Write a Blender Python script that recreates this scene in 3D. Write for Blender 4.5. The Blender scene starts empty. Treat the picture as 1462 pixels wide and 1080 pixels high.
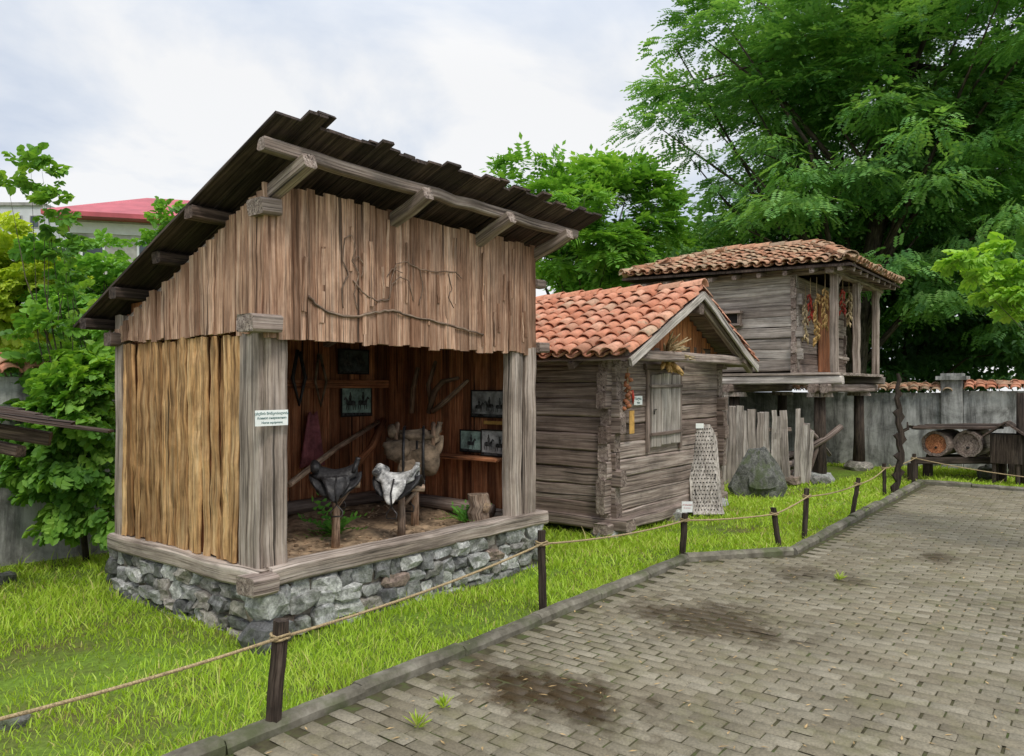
import bpy, bmesh, math, random
import numpy as np
from mathutils import Vector, Matrix, noise
random.seed(7); rng=np.random.default_rng(7)
C=bpy.context.scene.collection
R_=random.uniform
CAM=Vector((-2.99,-4.465,1.7)); FW=Vector((.786,.6185,0)); RT=Vector((.6185,-.786,0))
def ray(px,py):
    s=(px-731)/1080; return FW+RT*s+Vector((0,0,(553-py)/1080))
def P(px,py,d): return CAM+ray(px,py)*d
def G(px,py,z=0):
    r=ray(px,py); return CAM+r*((z-CAM.z)/r.z)
def onX(px,py,x):
    r=ray(px,py); return CAM+r*((x-CAM.x)/r.x)
def onY(px,py,y):
    r=ray(px,py); return CAM+r*((y-CAM.y)/r.y)
WL={}
def tagit(o,label=None,cat=None,group=None,kind=None):
    if label:o['label']=label
    if cat:o['category']=cat
    if group:o['group']=group
    if kind:o['kind']=kind
    return o
def thing(name,label,cat,loc,rot=None,group=None):
    o=bpy.data.objects.new(name,None);C.objects.link(o);o.location=loc;o.empty_display_size=.1
    if rot:o.rotation_euler=rot
    WL[o.name]=Vector(loc)
    return tagit(o,label,cat,group)
# ---------------------------------------------------------------- materials
def newmat(name,rough=.85):
    m=bpy.data.materials.new(name);m.use_nodes=True;nt=m.node_tree
    b=nt.nodes['Principled BSDF'];b.inputs['Roughness'].default_value=rough
    b.inputs['Specular IOR Level'].default_value=.25
    return m,nt,b
def nd(nt,t,**k):
    n=nt.nodes.new(t)
    for a,v in k.items():
        if a in n.inputs: n.inputs[a].default_value=v
        else: setattr(n,a,v)
    return n
def ramp(nt,fac,stops,interp='LINEAR'):
    r=nt.nodes.new('ShaderNodeValToRGB');r.color_ramp.interpolation=interp
    e=r.color_ramp.elements
    while len(e)<len(stops):e.new(.5)
    for i,(p,c) in enumerate(stops):
        e[i].position=p;e[i].color=(c[0],c[1],c[2],1) if not isinstance(c,(int,float)) else (c,c,c,1)
    nt.links.new(fac,r.inputs[0]);return r.outputs[0]
def mix(nt,f,a,b,mode='MIX'):
    m=nt.nodes.new('ShaderNodeMixRGB');m.blend_type=mode
    for i,v in ((0,f),(1,a),(2,b)):
        if isinstance(v,(int,float)): m.inputs[i].default_value=v if i==0 else (v,v,v,1)
        elif isinstance(v,tuple): m.inputs[i].default_value=(*v,1)
        else: nt.links.new(v,m.inputs[i])
    return m.outputs[0]
def mapped(nt,src,scale):
    mp=nt.nodes.new('ShaderNodeMapping');mp.inputs['Scale'].default_value=scale
    nt.links.new(src,mp.inputs[0]);return mp.outputs[0]
def noi(nt,vec,scale=1,detail=5,rough=.6,dist=0):
    n=nd(nt,'ShaderNodeTexNoise',Scale=scale,Detail=detail,Roughness=rough,Distortion=dist)
    nt.links.new(vec,n.inputs['Vector']);return n.outputs[0]
def attr(nt,name):
    a=nt.nodes.new('ShaderNodeAttribute');a.attribute_name=name;return a
def bump(nt,b,h,strength=.6,dist=.01):
    bp=nd(nt,'ShaderNodeBump',Strength=strength,Distance=dist);nt.links.new(h,bp.inputs['Height']);nt.links.new(bp.outputs[0],b.inputs['Normal'])
def wood(name,cd,cm,cl,gx=28,gz=1.6,tA=(.6,.6,.6),tB=(1.25,1.2,1.15),stain=(.05,.045,.04),st=.5,bs=.8,rough=.85,pat=.6):
    m,nt,b=newmat(name,rough)
    a=attr(nt,'bc').outputs['Vector']; rn=attr(nt,'rnd').outputs['Fac']
    n1=noi(nt,mapped(nt,a,(gx*1.3,gx*1.3,gz)),1,7,.7,.12)
    n2=noi(nt,mapped(nt,a,(gx*4,gx*4,gz*.8)),1,3,.7,.05)
    n3=noi(nt,mapped(nt,a,(gx*.35,gx*.35,gz*1.5)),1,4,.65,.3)
    n4=noi(nt,mapped(nt,a,(gx*1.1,gx*1.1,gz*.35)),1,2,.5,.1)
    col=ramp(nt,n1,[(.32,cd),(.48,cm),(.68,cl)])
    cr=ramp(nt,n2,[(.36,.22),(.48,1)])
    crack=ramp(nt,n4,[(.30,.10),(.345,1)])
    col=mix(nt,.75,col,cr,'MULTIPLY');col=mix(nt,.9,col,crack,'MULTIPLY')
    col=mix(nt,1,col,ramp(nt,rn,[(0,tA),(1,tB)]),'MULTIPLY')
    g=nt.nodes.new('ShaderNodeNewGeometry').outputs['Position']
    ns=noi(nt,g,2.2,6,.7)
    f=ramp(nt,ns,[(.47,0),(.7,st)])
    col=mix(nt,f,col,stain)
    col=mix(nt,pat,col,ramp(nt,n3,[(.32,.4),(.6,1.2)]),'MULTIPLY')
    nt.links.new(col,b.inputs['Base Color'])
    h=mix(nt,.5,mix(nt,.5,n1,cr),crack); bump(nt,b,h,bs,.014)
    return m
M={}
M['facade']=wood('weathered_board',(.23,.125,.08),(.54,.36,.255),(.76,.59,.47),tA=(.50,.40,.34),tB=(1.15,1.08,1.02),stain=(.18,.10,.065),st=.5)
M['tan']=wood('split_board',(.22,.12,.05),(.66,.43,.21),(.88,.68,.41),gx=18,gz=2.0,tA=(.42,.33,.26),tB=(1.15,1.06,.98),stain=(.17,.09,.045),st=.5,bs=1)
M['inner']=wood('inner_board',(.13,.05,.025),(.42,.18,.09),(.62,.34,.19),tA=(.5,.42,.38),tB=(1.35,1.2,1.1),stain=(.07,.04,.03),st=.5)
M['beam']=wood('grey_beam',(.15,.12,.10),(.43,.365,.31),(.68,.61,.55),gx=20,gz=1.1,tA=(.75,.7,.68),tB=(1.12,1.1,1.08),stain=(.12,.09,.07),st=.45,bs=1)
M['log']=wood('old_log',(.105,.083,.073),(.32,.26,.225),(.55,.485,.435),gx=22,gz=1.0,tA=(.6,.53,.50),tB=(1.2,1.17,1.15),stain=(.085,.065,.055),st=.5,bs=1.0,pat=.4)
M['pale']=wood('pale_plank',(.24,.21,.185),(.54,.50,.455),(.78,.74,.70),gx=20,gz=1.1,tA=(.52,.47,.44),tB=(1.12,1.1,1.08),stain=(.17,.14,.12),st=.45,bs=1)
M['roofw']=wood('dark_roof_board',(.028,.02,.017),(.085,.064,.055),(.20,.155,.135),tA=(.45,.45,.45),tB=(1.3,1.2,1.1),stain=(.03,.024,.02),st=.5)
M['post']=wood('dark_post',(.015,.01,.008),(.05,.035,.026),(.11,.085,.065),gx=35,gz=3,tA=(.8,.8,.8),tB=(1.2,1.2,1.2))
M['orange']=wood('orange_board',(.26,.10,.045),(.60,.25,.11),(.75,.38,.19),tA=(.7,.62,.6),tB=(1.15,1.1,1),st=.15)
M['bark']=wood('bark',(.025,.02,.015),(.08,.065,.048),(.16,.13,.10),gx=14,gz=4,bs=1.2)
M['branch']=wood('pale_branch',(.20,.12,.08),(.46,.33,.24),(.66,.52,.40),gx=30,gz=5)
M['brownbranch']=wood('brown_branch',(.10,.055,.035),(.26,.17,.115),(.42,.30,.22),gx=30,gz=5)
M['twig']=wood('grey_twig',(.13,.08,.06),(.28,.20,.15),(.42,.33,.26),gx=30,gz=5)
def simple(name,c,rough=.8,var=.35,scale=20,bs=.3,metal=0,c2=None):
    m,nt,b=newmat(name,rough);b.inputs['Metallic'].default_value=metal
    a=attr(nt,'bc').outputs['Vector'];n=noi(nt,a,scale,5,.65)
    c2=c2 or tuple(x*(1-var*1.3) for x in c)
    col=ramp(nt,n,[(.35,c2),(.65,tuple(min(1,x*(1+var*.4)) for x in c))])
    rn=attr(nt,'rnd').outputs['Fac'];col=mix(nt,1,col,ramp(nt,rn,[(0,.78),(1,1.15)]),'MULTIPLY')
    nt.links.new(col,b.inputs['Base Color']);bump(nt,b,n,bs,.006);return m
M['paper']=simple('white_plate',(.84,.87,.84),.5,.06,8,.02)
M['yellowpaper']=simple('yellow_card',(.72,.42,.12),.7,.3,10,.05)
M['ink']=simple('ink',(.02,.14,.14),.7,.05);M['redink']=simple('red_ink',(.45,.03,.03),.7,.05)
M['blackleather']=simple('black_leather',(.04,.038,.04),.38,.5,30,.5)
M['greyleather']=simple('worn_leather',(.68,.67,.65),.5,.5,9,.5,c2=(.05,.05,.055))
M['hide']=simple('brown_felt',(.24,.175,.12),.9,.55,9,.5)
M['cloth']=simple('pink_cloth',(.42,.15,.17),.9,.4,10,.3)
M['pinkpad']=simple('faded_pad',(.50,.38,.37),.9,.4,14,.5,c2=(.10,.07,.08))
M['iron']=simple('dark_iron',(.10,.09,.085),.5,.4,30,.3,.7)
M['rope']=simple('rope_fibre',(.50,.38,.21),.9,.5,120,.8)
M['frame']=simple('black_frame',(.02,.018,.016),.5,.3)
M['corn']=simple('dry_corn',(.66,.42,.16),.7,.5,30,.4);M['husk']=simple('dry_husk',(.64,.50,.30),.9,.4,30,.4)
M['pepper']=simple('red_pepper',(.42,.05,.03),.45,.6,10,.2);M['onion']=simple('onion_skin',(.50,.20,.10),.6,.5,20,.3)
M['soil']=simple('brown_soil',(.52,.37,.24),.95,.55,9,1)
M['mortar']=simple('mortar',(.22,.19,.16),.95,.5,12,1)
M['hole']=simple('dark_flint',(.03,.027,.025),.8,.2)
M['white']=simple('white_wall',(.75,.77,.80),.8,.08,2,.05);M['block']=simple('grey_block',(.45,.44,.41),.9,.3,1.5,.1)
M['glass']=simple('dark_glass',(.08,.10,.12),.2,.3,1,.0)
M['redroof']=simple('red_sheet_roof',(.46,.10,.12),.55,.2,1,.05)
M['leaflitter']=simple('dry_leaf',(.55,.38,.18),.9,.4)
M['ph_bw']=simple('monochrome_print',(.40,.42,.44),.25,.5,9,0);M['ph_teal']=simple('teal_print',(.36,.52,.48),.25,.5,8,0);M['ph_dark']=simple('dark_print',(.09,.11,.12),.25,.6,8,0)
M['fig']=simple('print_figure',(.07,.075,.08),.3,.8,30,0)
def stone_mat(name,cols,moss=.0):
    m,nt,b=newmat(name,.85);a=attr(nt,'bc').outputs['Vector'];rn=attr(nt,'rnd').outputs['Fac']
    base=ramp(nt,rn,[(i/len(cols),c) for i,c in enumerate(cols)],'CONSTANT')
    n=noi(nt,a,9,8,.75,.5);n2=noi(nt,a,45,4,.7)
    col=mix(nt,1,base,ramp(nt,n,[(.3,.32),(.48,.9),(.64,1.6)]),'MULTIPLY')
    col=mix(nt,.6,col,ramp(nt,n2,[(.35,.4),(.6,1.25)]),'MULTIPLY')
    if moss:
        n3=noi(nt,a,5,5,.6);col=mix(nt,ramp(nt,n3,[(.5,0),(.62,moss)]),col,(.08,.11,.03))
    nt.links.new(col,b.inputs['Base Color']);bump(nt,b,n,1,.035);return m
M['stone']=stone_mat('rubble_stone',[(.32,.32,.30),(.42,.42,.40),(.19,.19,.185),(.36,.33,.29),(.52,.52,.49),(.26,.25,.23),(.29,.22,.18),(.38,.38,.37),(.15,.15,.15)],.3)
M['darkstone']=stone_mat('dark_rock',[(.15,.15,.135),(.19,.19,.165)],.6)
def tile_mat(name,cols,l1,l2,c1=(.42,.39,.27),c2=(.08,.07,.05)):
    m,nt,b=newmat(name,.88);a=attr(nt,'bc').outputs['Vector'];rn=attr(nt,'rnd').outputs['Fac']
    base=ramp(nt,rn,cols)
    n=noi(nt,a,14,6,.7);col=mix(nt,.8,base,ramp(nt,n,[(.3,.5),(.5,1),(.7,1.25)]),'MULTIPLY')
    n2=noi(nt,a,6,6,.7);col=mix(nt,ramp(nt,n2,[(l1,0),(l1+.1,.7)]),col,c1)
    n3=noi(nt,a,4,5,.7);col=mix(nt,ramp(nt,n3,[(l2,0),(l2+.1,.75)]),col,c2)
    nt.links.new(col,b.inputs['Base Color']);bump(nt,b,n,.8,.014);return m
M['tile']=tile_mat('clay_tile',[(0,(.46,.18,.105)),(.25,(.60,.27,.165)),(.5,(.53,.235,.15)),(.7,(.66,.36,.24)),(.88,(.40,.19,.12)),(1,(.58,.42,.29))],.58,.61)
M['oldtile']=tile_mat('old_clay_tile',[(0,(.36,.17,.10)),(.3,(.52,.28,.175)),(.6,(.44,.27,.18)),(.85,(.52,.38,.25)),(1,(.26,.18,.13))],.52,.56,(.34,.27,.17),(.12,.09,.06))
def wall_mat():
    m,nt,b=newmat('stained_render',.9);g=nt.nodes.new('ShaderNodeNewGeometry').outputs['Position']
    n=noi(nt,g,1.3,8,.75,.5);n2=noi(nt,mapped(nt,g,(4,4,.5)),1,6,.75)
    col=ramp(nt,n,[(.34,(.15,.15,.14)),(.47,(.36,.36,.34)),(.62,(.56,.56,.54))])
    col=mix(nt,.85,col,ramp(nt,n2,[(.38,.25),(.58,1.1)]),'MULTIPLY')
    n3=noi(nt,g,30,4,.7);nt.links.new(col,b.inputs['Base Color']);bump(nt,b,n3,.5,.01);return m
M['concrete']=wall_mat()
def kerb_mat():
    m,nt,b=newmat('kerb_concrete',.9);g=nt.nodes.new('ShaderNodeNewGeometry').outputs['Position'];rn=attr(nt,'rnd').outputs['Fac']
    n=noi(nt,g,6,7,.7);col=ramp(nt,n,[(.3,(.075,.068,.05)),(.5,(.17,.155,.12)),(.7,(.28,.26,.21))])
    n2=noi(nt,g,2.5,5,.65);col=mix(nt,ramp(nt,n2,[(.48,0),(.62,.65)]),col,(.065,.085,.025))
    col=mix(nt,1,col,ramp(nt,rn,[(0,.8),(1,1.15)]),'MULTIPLY')
    nt.links.new(col,b.inputs['Base Color']);bump(nt,b,n,.8,.015);return m
M['kerb']=kerb_mat()
def paver_mat():
    m,nt,b=newmat('paving_block',.75);g=nt.nodes.new('ShaderNodeNewGeometry').outputs['Position'];rn=attr(nt,'rnd').outputs['Fac']
    base=ramp(nt,rn,[(0,(.185,.158,.108)),(.4,(.215,.188,.132)),(.75,(.235,.208,.150)),(1,(.275,.245,.182))])
    n=noi(nt,g,1.1,6,.65);col=mix(nt,.8,base,ramp(nt,n,[(.3,.65),(.5,1),(.7,1.2)]),'MULTIPLY')
    n2=noi(nt,g,70,4,.7);col=mix(nt,.7,col,ramp(nt,n2,[(.3,.5),(.6,1.2)]),'MULTIPLY')
    n3=noi(nt,g,3,6,.7);col=mix(nt,ramp(nt,n3,[(.50,0),(.68,.5)]),col,(.14,.135,.05))
    nw=noi(nt,g,3.5,6,.7)
    tot=None
    for (px,py,sx,sy,k) in ((785,990,.32,.64,.95),(1010,885,.44,.62,.85),(1150,818,.45,.28,.55),(1335,796,.24,.2,.8),(1210,828,.28,.18,.5),(690,950,.16,.25,.6)):
        p=G(px,py)
        mp=nt.nodes.new('ShaderNodeVectorMath');mp.operation='SUBTRACT';nt.links.new(g,mp.inputs[0]);mp.inputs[1].default_value=(p.x,p.y,0)
        m2=nt.nodes.new('ShaderNodeVectorMath');m2.operation='MULTIPLY';nt.links.new(mp.outputs[0],m2.inputs[0]);m2.inputs[1].default_value=(1/sx,1/sy,0)
        ln=nt.nodes.new('ShaderNodeVectorMath');ln.operation='LENGTH';nt.links.new(m2.outputs[0],ln.inputs[0])
        a=nt.nodes.new('ShaderNodeMath');a.operation='MULTIPLY_ADD';nt.links.new(nw,a.inputs[0]);a.inputs[1].default_value=3.0;nt.links.new(ln.outputs['Value'],a.inputs[2])
        r=nd(nt,'ShaderNodeMapRange');r.inputs['From Min'].default_value=2.65;r.inputs['From Max'].default_value=2.0;r.inputs['To Max'].default_value=k
        nt.links.new(a.outputs[0],r.inputs['Value'])
        if tot is None: tot=r.outputs[0]
        else:
            q=nt.nodes.new('ShaderNodeMath');q.operation='MAXIMUM';nt.links.new(tot,q.inputs[0]);nt.links.new(r.outputs[0],q.inputs[1]);tot=q.outputs[0]
    col=mix(nt,tot,col,mix(nt,1,col,(.26,.20,.14),'MULTIPLY'))
    rr=nd(nt,'ShaderNodeMapRange');rr.inputs['To Min'].default_value=.62;rr.inputs['To Max'].default_value=.22;nt.links.new(tot,rr.inputs['Value']);nt.links.new(rr.outputs[0],b.inputs['Roughness'])
    nt.links.new(col,b.inputs['Base Color']);bump(nt,b,n2,.5,.006);return m
M['paver']=paver_mat()
def ground_mat():
    m,nt,b=newmat('ground_soil',.95);g=nt.nodes.new('ShaderNodeNewGeometry').outputs['Position']
    n=noi(nt,g,1.2,7,.7);n2=noi(nt,g,25,5,.7)
    col=ramp(nt,n,[(.33,(.15,.11,.05)),(.45,(.14,.18,.035)),(.6,(.17,.28,.03)),(.75,(.22,.35,.04))])
    col=mix(nt,.7,col,ramp(nt,n2,[(.3,.4),(.6,1.2)]),'MULTIPLY')
    nt.links.new(col,b.inputs['Base Color']);bump(nt,b,n2,1,.03);return m
M['ground']=ground_mat()
def sand_mat():
    m,nt,b=newmat('joint_sand',.95);g=nt.nodes.new('ShaderNodeNewGeometry').outputs['Position']
    n=noi(nt,g,8,6,.7);col=ramp(nt,n,[(.35,(.045,.038,.022)),(.5,(.075,.067,.035)),(.62,(.075,.095,.03))])
    nt.links.new(col,b.inputs['Base Color']);bump(nt,b,n,.6,.01);return m
M['sand']=sand_mat()
def leaf_mat(name,cols,tr=.35):
    m,nt,b=newmat(name,.5);rn=attr(nt,'rnd').outputs['Fac']
    col=ramp(nt,rn,[(i/(len(cols)-1),c) for i,c in enumerate(cols)])
    nt.links.new(col,b.inputs['Base Color']);b.inputs['Specular IOR Level'].default_value=.3
    t=nt.nodes.new('ShaderNodeBsdfTranslucent');nt.links.new(mix(nt,1,col,(1.5,1.4,.6),'MULTIPLY'),t.inputs[0])
    ms=nt.nodes.new('ShaderNodeMixShader');ms.inputs[0].default_value=tr
    nt.links.new(b.outputs[0],ms.inputs[1]);nt.links.new(t.outputs[0],ms.inputs[2]);nt.links.new(ms.outputs[0],nt.nodes['Material Output'].inputs[0]);return m
M['grass']=leaf_mat('grass_blade',[(.21,.30,.03),(.32,.49,.035),(.41,.60,.05),(.51,.63,.11),(.56,.49,.20)],.3)
M['acacia']=leaf_mat('acacia_leaf',[(.08,.21,.07),(.14,.32,.095),(.21,.42,.125),(.30,.52,.16)],.38)
M['darkleaf']=leaf_mat('dark_leaf',[(.05,.13,.05),(.08,.19,.065),(.12,.26,.08)])
M['midleaf']=leaf_mat('mid_leaf',[(.09,.23,.04),(.17,.38,.06),(.27,.50,.09)])
M['hazel']=leaf_mat('hazel_leaf',[(.07,.18,.03),(.13,.30,.045),(.21,.41,.06),(.33,.53,.09)])
M['yellowleaf']=leaf_mat('yellow_leaf',[(.28,.42,.05),(.46,.58,.07),(.62,.70,.12)])
M['limeleaf']=leaf_mat('lime_leaf',[(.18,.38,.05),(.31,.54,.07),(.45,.66,.10)])
M['fern']=leaf_mat('fern_leaf',[(.08,.26,.04),(.18,.46,.07)])
# ---------------------------------------------------------------- mesh builder
def setattrs(me,bc,rn):
    a=me.attributes.new('bc','FLOAT_VECTOR','POINT');a.data.foreach_set('vector',np.asarray(bc,dtype=np.float32).ravel())
    a=me.attributes.new('rnd','FLOAT','POINT');a.data.foreach_set('value',np.asarray(rn,dtype=np.float32).ravel())
def ico(n):
    bm=bmesh.new();bmesh.ops.create_icosphere(bm,subdivisions=n,radius=1)
    r=([v.co.copy() for v in bm.verts],[[v.index for v in f.verts] for f in bm.faces]);bm.free();return r
ICO2=ico(2);ICO3=ico(3);ICO1=ico(1)
class MB:
    def __init__(s): s.v=[];s.f=[];s.bc=[];s.rn=[];s.sm=[]
    def add(s,vs,fs,bc=None,r=None,smooth=False):
        o=len(s.v);r=random.random() if r is None else r
        s.v+=[tuple(v) for v in vs];s.f+=[tuple(i+o for i in f) for f in fs]
        s.bc+=[tuple(b) for b in (bc or vs)];s.rn+=[r]*len(vs);s.sm+=[smooth]*len(fs)
    def board(s,a,b,w,t,up=(0,0,1),segs=1,jit=0,r=None,taper=1,ch=.14):
        a=Vector(a);b=Vector(b);d=b-a;L=d.length;d.normalize()
        side=d.cross(Vector(up))
        if side.length<1e-4: side=d.cross(Vector((1,0,0)))
        side.normalize();n=side.cross(d).normalized()
        c=min(w,t)*ch;o1,o2,o3=R_(0,9),R_(0,9),R_(0,90)
        prof=[(-w/2+c,-t/2),(w/2-c,-t/2),(w/2,-t/2+c),(w/2,t/2-c),(w/2-c,t/2),(-w/2+c,t/2),(-w/2,t/2-c),(-w/2,-t/2+c)]
        vs=[];bc=[];fs=[]
        for i in range(segs+1):
            k=i/segs;tp=1+(taper-1)*k
            jx=R_(-jit,jit);jy=R_(-jit,jit);js=1+R_(-jit,jit)*3
            for (x,y) in prof:
                xx=x*tp*js+jx;yy=y*tp+jy
                je=R_(-1,1)*jit*1.5 if i in(0,segs) else 0
                vs.append(a+d*(L*k+je)+side*xx+n*yy);bc.append((x+o1,y+o2,L*k+o3))
        for i in range(segs):
            for j in range(8):
                j2=(j+1)%8;fs.append((i*8+j,i*8+j2,i*8+8+j2,i*8+8+j))
        fs.append(tuple(range(7,-1,-1)));fs.append(tuple(range(segs*8,segs*8+8)))
        s.add(vs,fs,bc,r)
    def box(s,x0,x1,y0,y1,z0,z1,**k):
        dx,dy,dz=x1-x0,y1-y0,z1-z0;cx,cy,cz=(x0+x1)/2,(y0+y1)/2,(z0+z1)/2
        if dx>=dy and dx>=dz: s.board((x0,cy,cz),(x1,cy,cz),dy,dz,(0,0,1),**k)
        elif dy>=dz: s.board((cx,y0,cz),(cx,y1,cz),dx,dz,(0,0,1),**k)
        else: s.board((cx,cy,z0),(cx,cy,z1),dx,dy,(0,1,0),**k)
    def tube(s,pts,rad,n=8,r=None,smooth=True,jit=0):
        pts=[Vector(p) for p in pts];m=len(pts)
        if not hasattr(rad,'__len__'): rad=[rad]*m
        o3=R_(0,50);vs=[];bc=[];fs=[];L=0
        t=(pts[1]-pts[0]).normalized();u=t.orthogonal().normalized()
        for i in range(m):
            tt=(pts[min(i+1,m-1)]-pts[max(i-1,0)])
            if tt.length>1e-6: t=tt.normalized()
            u=(u-t*u.dot(t));u=u.normalized() if u.length>1e-5 else t.orthogonal().normalized()
            w=t.cross(u)
            if i: L+=(pts[i]-pts[i-1]).length
            for j in range(n):
                a=2*math.pi*j/n;rr=rad[i]*(1+R_(-jit,jit))
                vs.append(pts[i]+(u*math.cos(a)+w*math.sin(a))*rr);bc.append((math.cos(a)*rad[i]+o3,math.sin(a)*rad[i],L+o3))
        for i in range(m-1):
            for j in range(n):
                j2=(j+1)%n;fs.append((i*n+j,i*n+j2,i*n+n+j2,i*n+n+j))
        fs.append(tuple(range(n-1,-1,-1)));fs.append(tuple(range((m-1)*n,m*n)))
        s.add(vs,fs,bc,r,smooth)
    def stone(s,c,size,r=None,smooth=False,T=None,p=.55,amp=.22,rot=0):
        V,F=T or ICO2;c=Vector(c);sd=Vector((R_(0,99),R_(0,99),R_(0,99)));vs=[];bc=[]
        cr,sr=math.cos(rot),math.sin(rot)
        for v in V:
            q=Vector([math.copysign(abs(a)**p,a) for a in v])
            q*=1+amp*noise.noise(v*1.6+sd)*1.5
            w=Vector((q.x*size[0],q.y*size[1],q.z*size[2]))*.5
            w=Vector((w.x*cr-w.y*sr,w.x*sr+w.y*cr,w.z))
            vs.append(c+w);bc.append(w+sd)
        s.add(vs,F,bc,r,smooth)
    def shell(s,fn,nu,nv,th,r=None,smooth=True,lump=0,lf=9):
        o=[R_(0,9) for _ in range(3)];ov=Vector(o)
        top=[Vector(fn(i/nu,j/nv)) for i in range(nu+1) for j in range(nv+1)];N=len(top);K=nv+1
        nor=[]
        for i in range(nu+1):
            for j in range(nv+1):
                a=top[min(i+1,nu)*K+j]-top[max(i-1,0)*K+j];b=top[i*K+min(j+1,nv)]-top[i*K+max(j-1,0)]
                nn=a.cross(b);nor.append(nn.normalized() if nn.length>1e-9 else Vector((0,0,1)))
        if lump: top=[t+n*lump*noise.noise(t*lf+ov)*1.6 for t,n in zip(top,nor)]
        vs=top+[t-n*th for t,n in zip(top,nor)];fs=[]
        for i in range(nu):
            for j in range(nv):
                a=i*K+j;fs.append((a,a+K,a+K+1,a+1));fs.append((N+a,N+a+1,N+a+K+1,N+a+K))
        for j in range(nv):
            fs.append((j,j+1,N+j+1,N+j));a=nu*K+j;fs.append((a+1,a,N+a,N+a+1))
        for i in range(nu):
            a=i*K;fs.append((a+K,a,N+a,N+a+K));a=i*K+nv;fs.append((a,a+K,N+a+K,N+a))
        s.add(vs,fs,[v+ov for v in vs],r,smooth)
    def build(s,name,mat,parent=None,local=False):
        v=np.array(s.v,dtype=np.float64)
        if local: off=Vector((0,0,0))
        elif parent: off=WL[parent.name]
        else:
            mn=v.min(0);mx=v.max(0);off=Vector(((mn[0]+mx[0])/2,(mn[1]+mx[1])/2,mn[2]))
        v=v-np.array(off)
        me=bpy.data.meshes.new(name);me.from_pydata(v.tolist(),[],s.f)
        setattrs(me,s.bc,s.rn);me.polygons.foreach_set('use_smooth',s.sm)
        me.materials.append(M[mat]);me.update()
        o=bpy.data.objects.new(name,me);C.objects.link(o)
        if parent:o.parent=parent;WL[o.name]=WL[parent.name]
        else:o.location=off;WL[o.name]=off
        return o
def fastmesh(name,V,Q,bc,rn,mat,parent=None,smooth=False):
    off=np.array(WL[parent.name]) if parent else np.zeros(3)
    me=bpy.data.meshes.new(name);me.vertices.add(len(V));me.vertices.foreach_set('co',(V-off).astype(np.float32).ravel())
    k=Q.shape[1];me.loops.add(Q.size);me.loops.foreach_set('vertex_index',Q.astype(np.int32).ravel())
    me.polygons.add(len(Q));me.polygons.foreach_set('loop_start',np.arange(0,Q.size,k,dtype=np.int32))
    me.update(calc_edges=True);me.validate()
    setattrs(me,bc,rn);me.materials.append(M[mat])
    o=bpy.data.objects.new(name,me);C.objects.link(o)
    if parent:o.parent=parent;WL[o.name]=WL[parent.name]
    else: WL[o.name]=Vector((0,0,0))
    return o
def text(s,size,loc,right,up,mat,parent,name='lettering'):
    cu=bpy.data.curves.new('t','FONT');cu.body=s;cu.size=size;cu.align_x='CENTER';cu.align_y='CENTER';cu.extrude=.0006
    t=bpy.data.objects.new('t',cu);C.objects.link(t);bpy.context.view_layer.update()
    me=bpy.data.meshes.new_from_object(t.evaluated_get(bpy.context.evaluated_depsgraph_get()))
    bpy.data.objects.remove(t);me.materials.clear();me.materials.append(M[mat])
    r=Vector(right).normalized();u=Vector(up).normalized();n=r.cross(u)
    mt=Matrix((r,u,n)).transposed().to_4x4();mt.translation=Vector(loc)-WL[parent.name];me.transform(mt)
    if not len(me.vertices): return None
    setattrs(me,[v.co for v in me.vertices],[.5]*len(me.vertices))
    o=bpy.data.objects.new(name,me);C.objects.link(o);o.parent=parent;WL[o.name]=WL[parent.name];return o
# ---------------------------------------------------------------- ground, paving, kerb
def kerbline(x):
    return np.where(x<3.9,-1.22,np.where(x<4.85,-1.22-(x-3.9)/.95*.73,-1.93))
m=MB();m.add([(-150,-150,-.06),(150,-150,-.06),(150,150,-.06),(-150,150,-.06)],[(0,1,2,3)]);
o=m.build('ground','ground');tagit(o,kind='structure')
NX,NY=120,70
xs=np.linspace(-7,18,NX);ys=np.linspace(-9,5,NY);X,Y=np.meshgrid(xs,ys,indexing='ij')
def lawnz(x,y): return -.03+.018*np.sin(x*1.9+y*.7)+.014*np.sin(y*3.1-x*.8)-.03*np.clip((x-1)/3,0,1)*np.clip(y+1.2,0,1)
Z=np.where((Y<kerbline(X)+.05)&(X<12.05),-.055,lawnz(X,Y))
V=np.stack([X,Y,Z],-1).reshape(-1,3);ii=np.arange(NX*NY).reshape(NX,NY)
Q=np.stack([ii[:-1,:-1],ii[1:,:-1],ii[1:,1:],ii[:-1,1:]],-1).reshape(-1,4)
o=fastmesh('lawn',V,Q,V,np.full(len(V),.5),'ground');tagit(o,kind='structure')
for p in o.data.polygons:p.use_smooth=True
m=MB();pts=[(-9,-1.25),(3.9,-1.25),(4.85,-1.98),(12,-1.93),(11.7,-9),(11.7,-12),(-9,-12)]
m.add([(x,y,-.009) for x,y in pts],[tuple(range(6,-1,-1))]);o=m.build('paving_bed','sand');tagit(o,kind='structure')
bw,bl=.092,.188
nx=int(15.3/bw)
cx=[];cy=[]
for i in range(nx):
    x=-3.2+i*bw
    j=np.arange(-41,0);y=-1.27+(j+.5*(i%2)+ .5)*bl
    ok=(y+bl/2<kerbline(np.full(len(y),x))-.03)&(x<11.85)
    cx+= [x]*int(ok.sum());cy+=list(y[ok])
cx=np.array(cx);cy=np.array(cy)
d=(cx-CAM.x)*FW.x+(cy-CAM.y)*FW.y;ok=(d>1.2)&(d<17);cx=cx[ok];cy=cy[ok];n=len(cx)
hw,hl=bw/2-.0042,bl/2-.0042;c=.007
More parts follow.
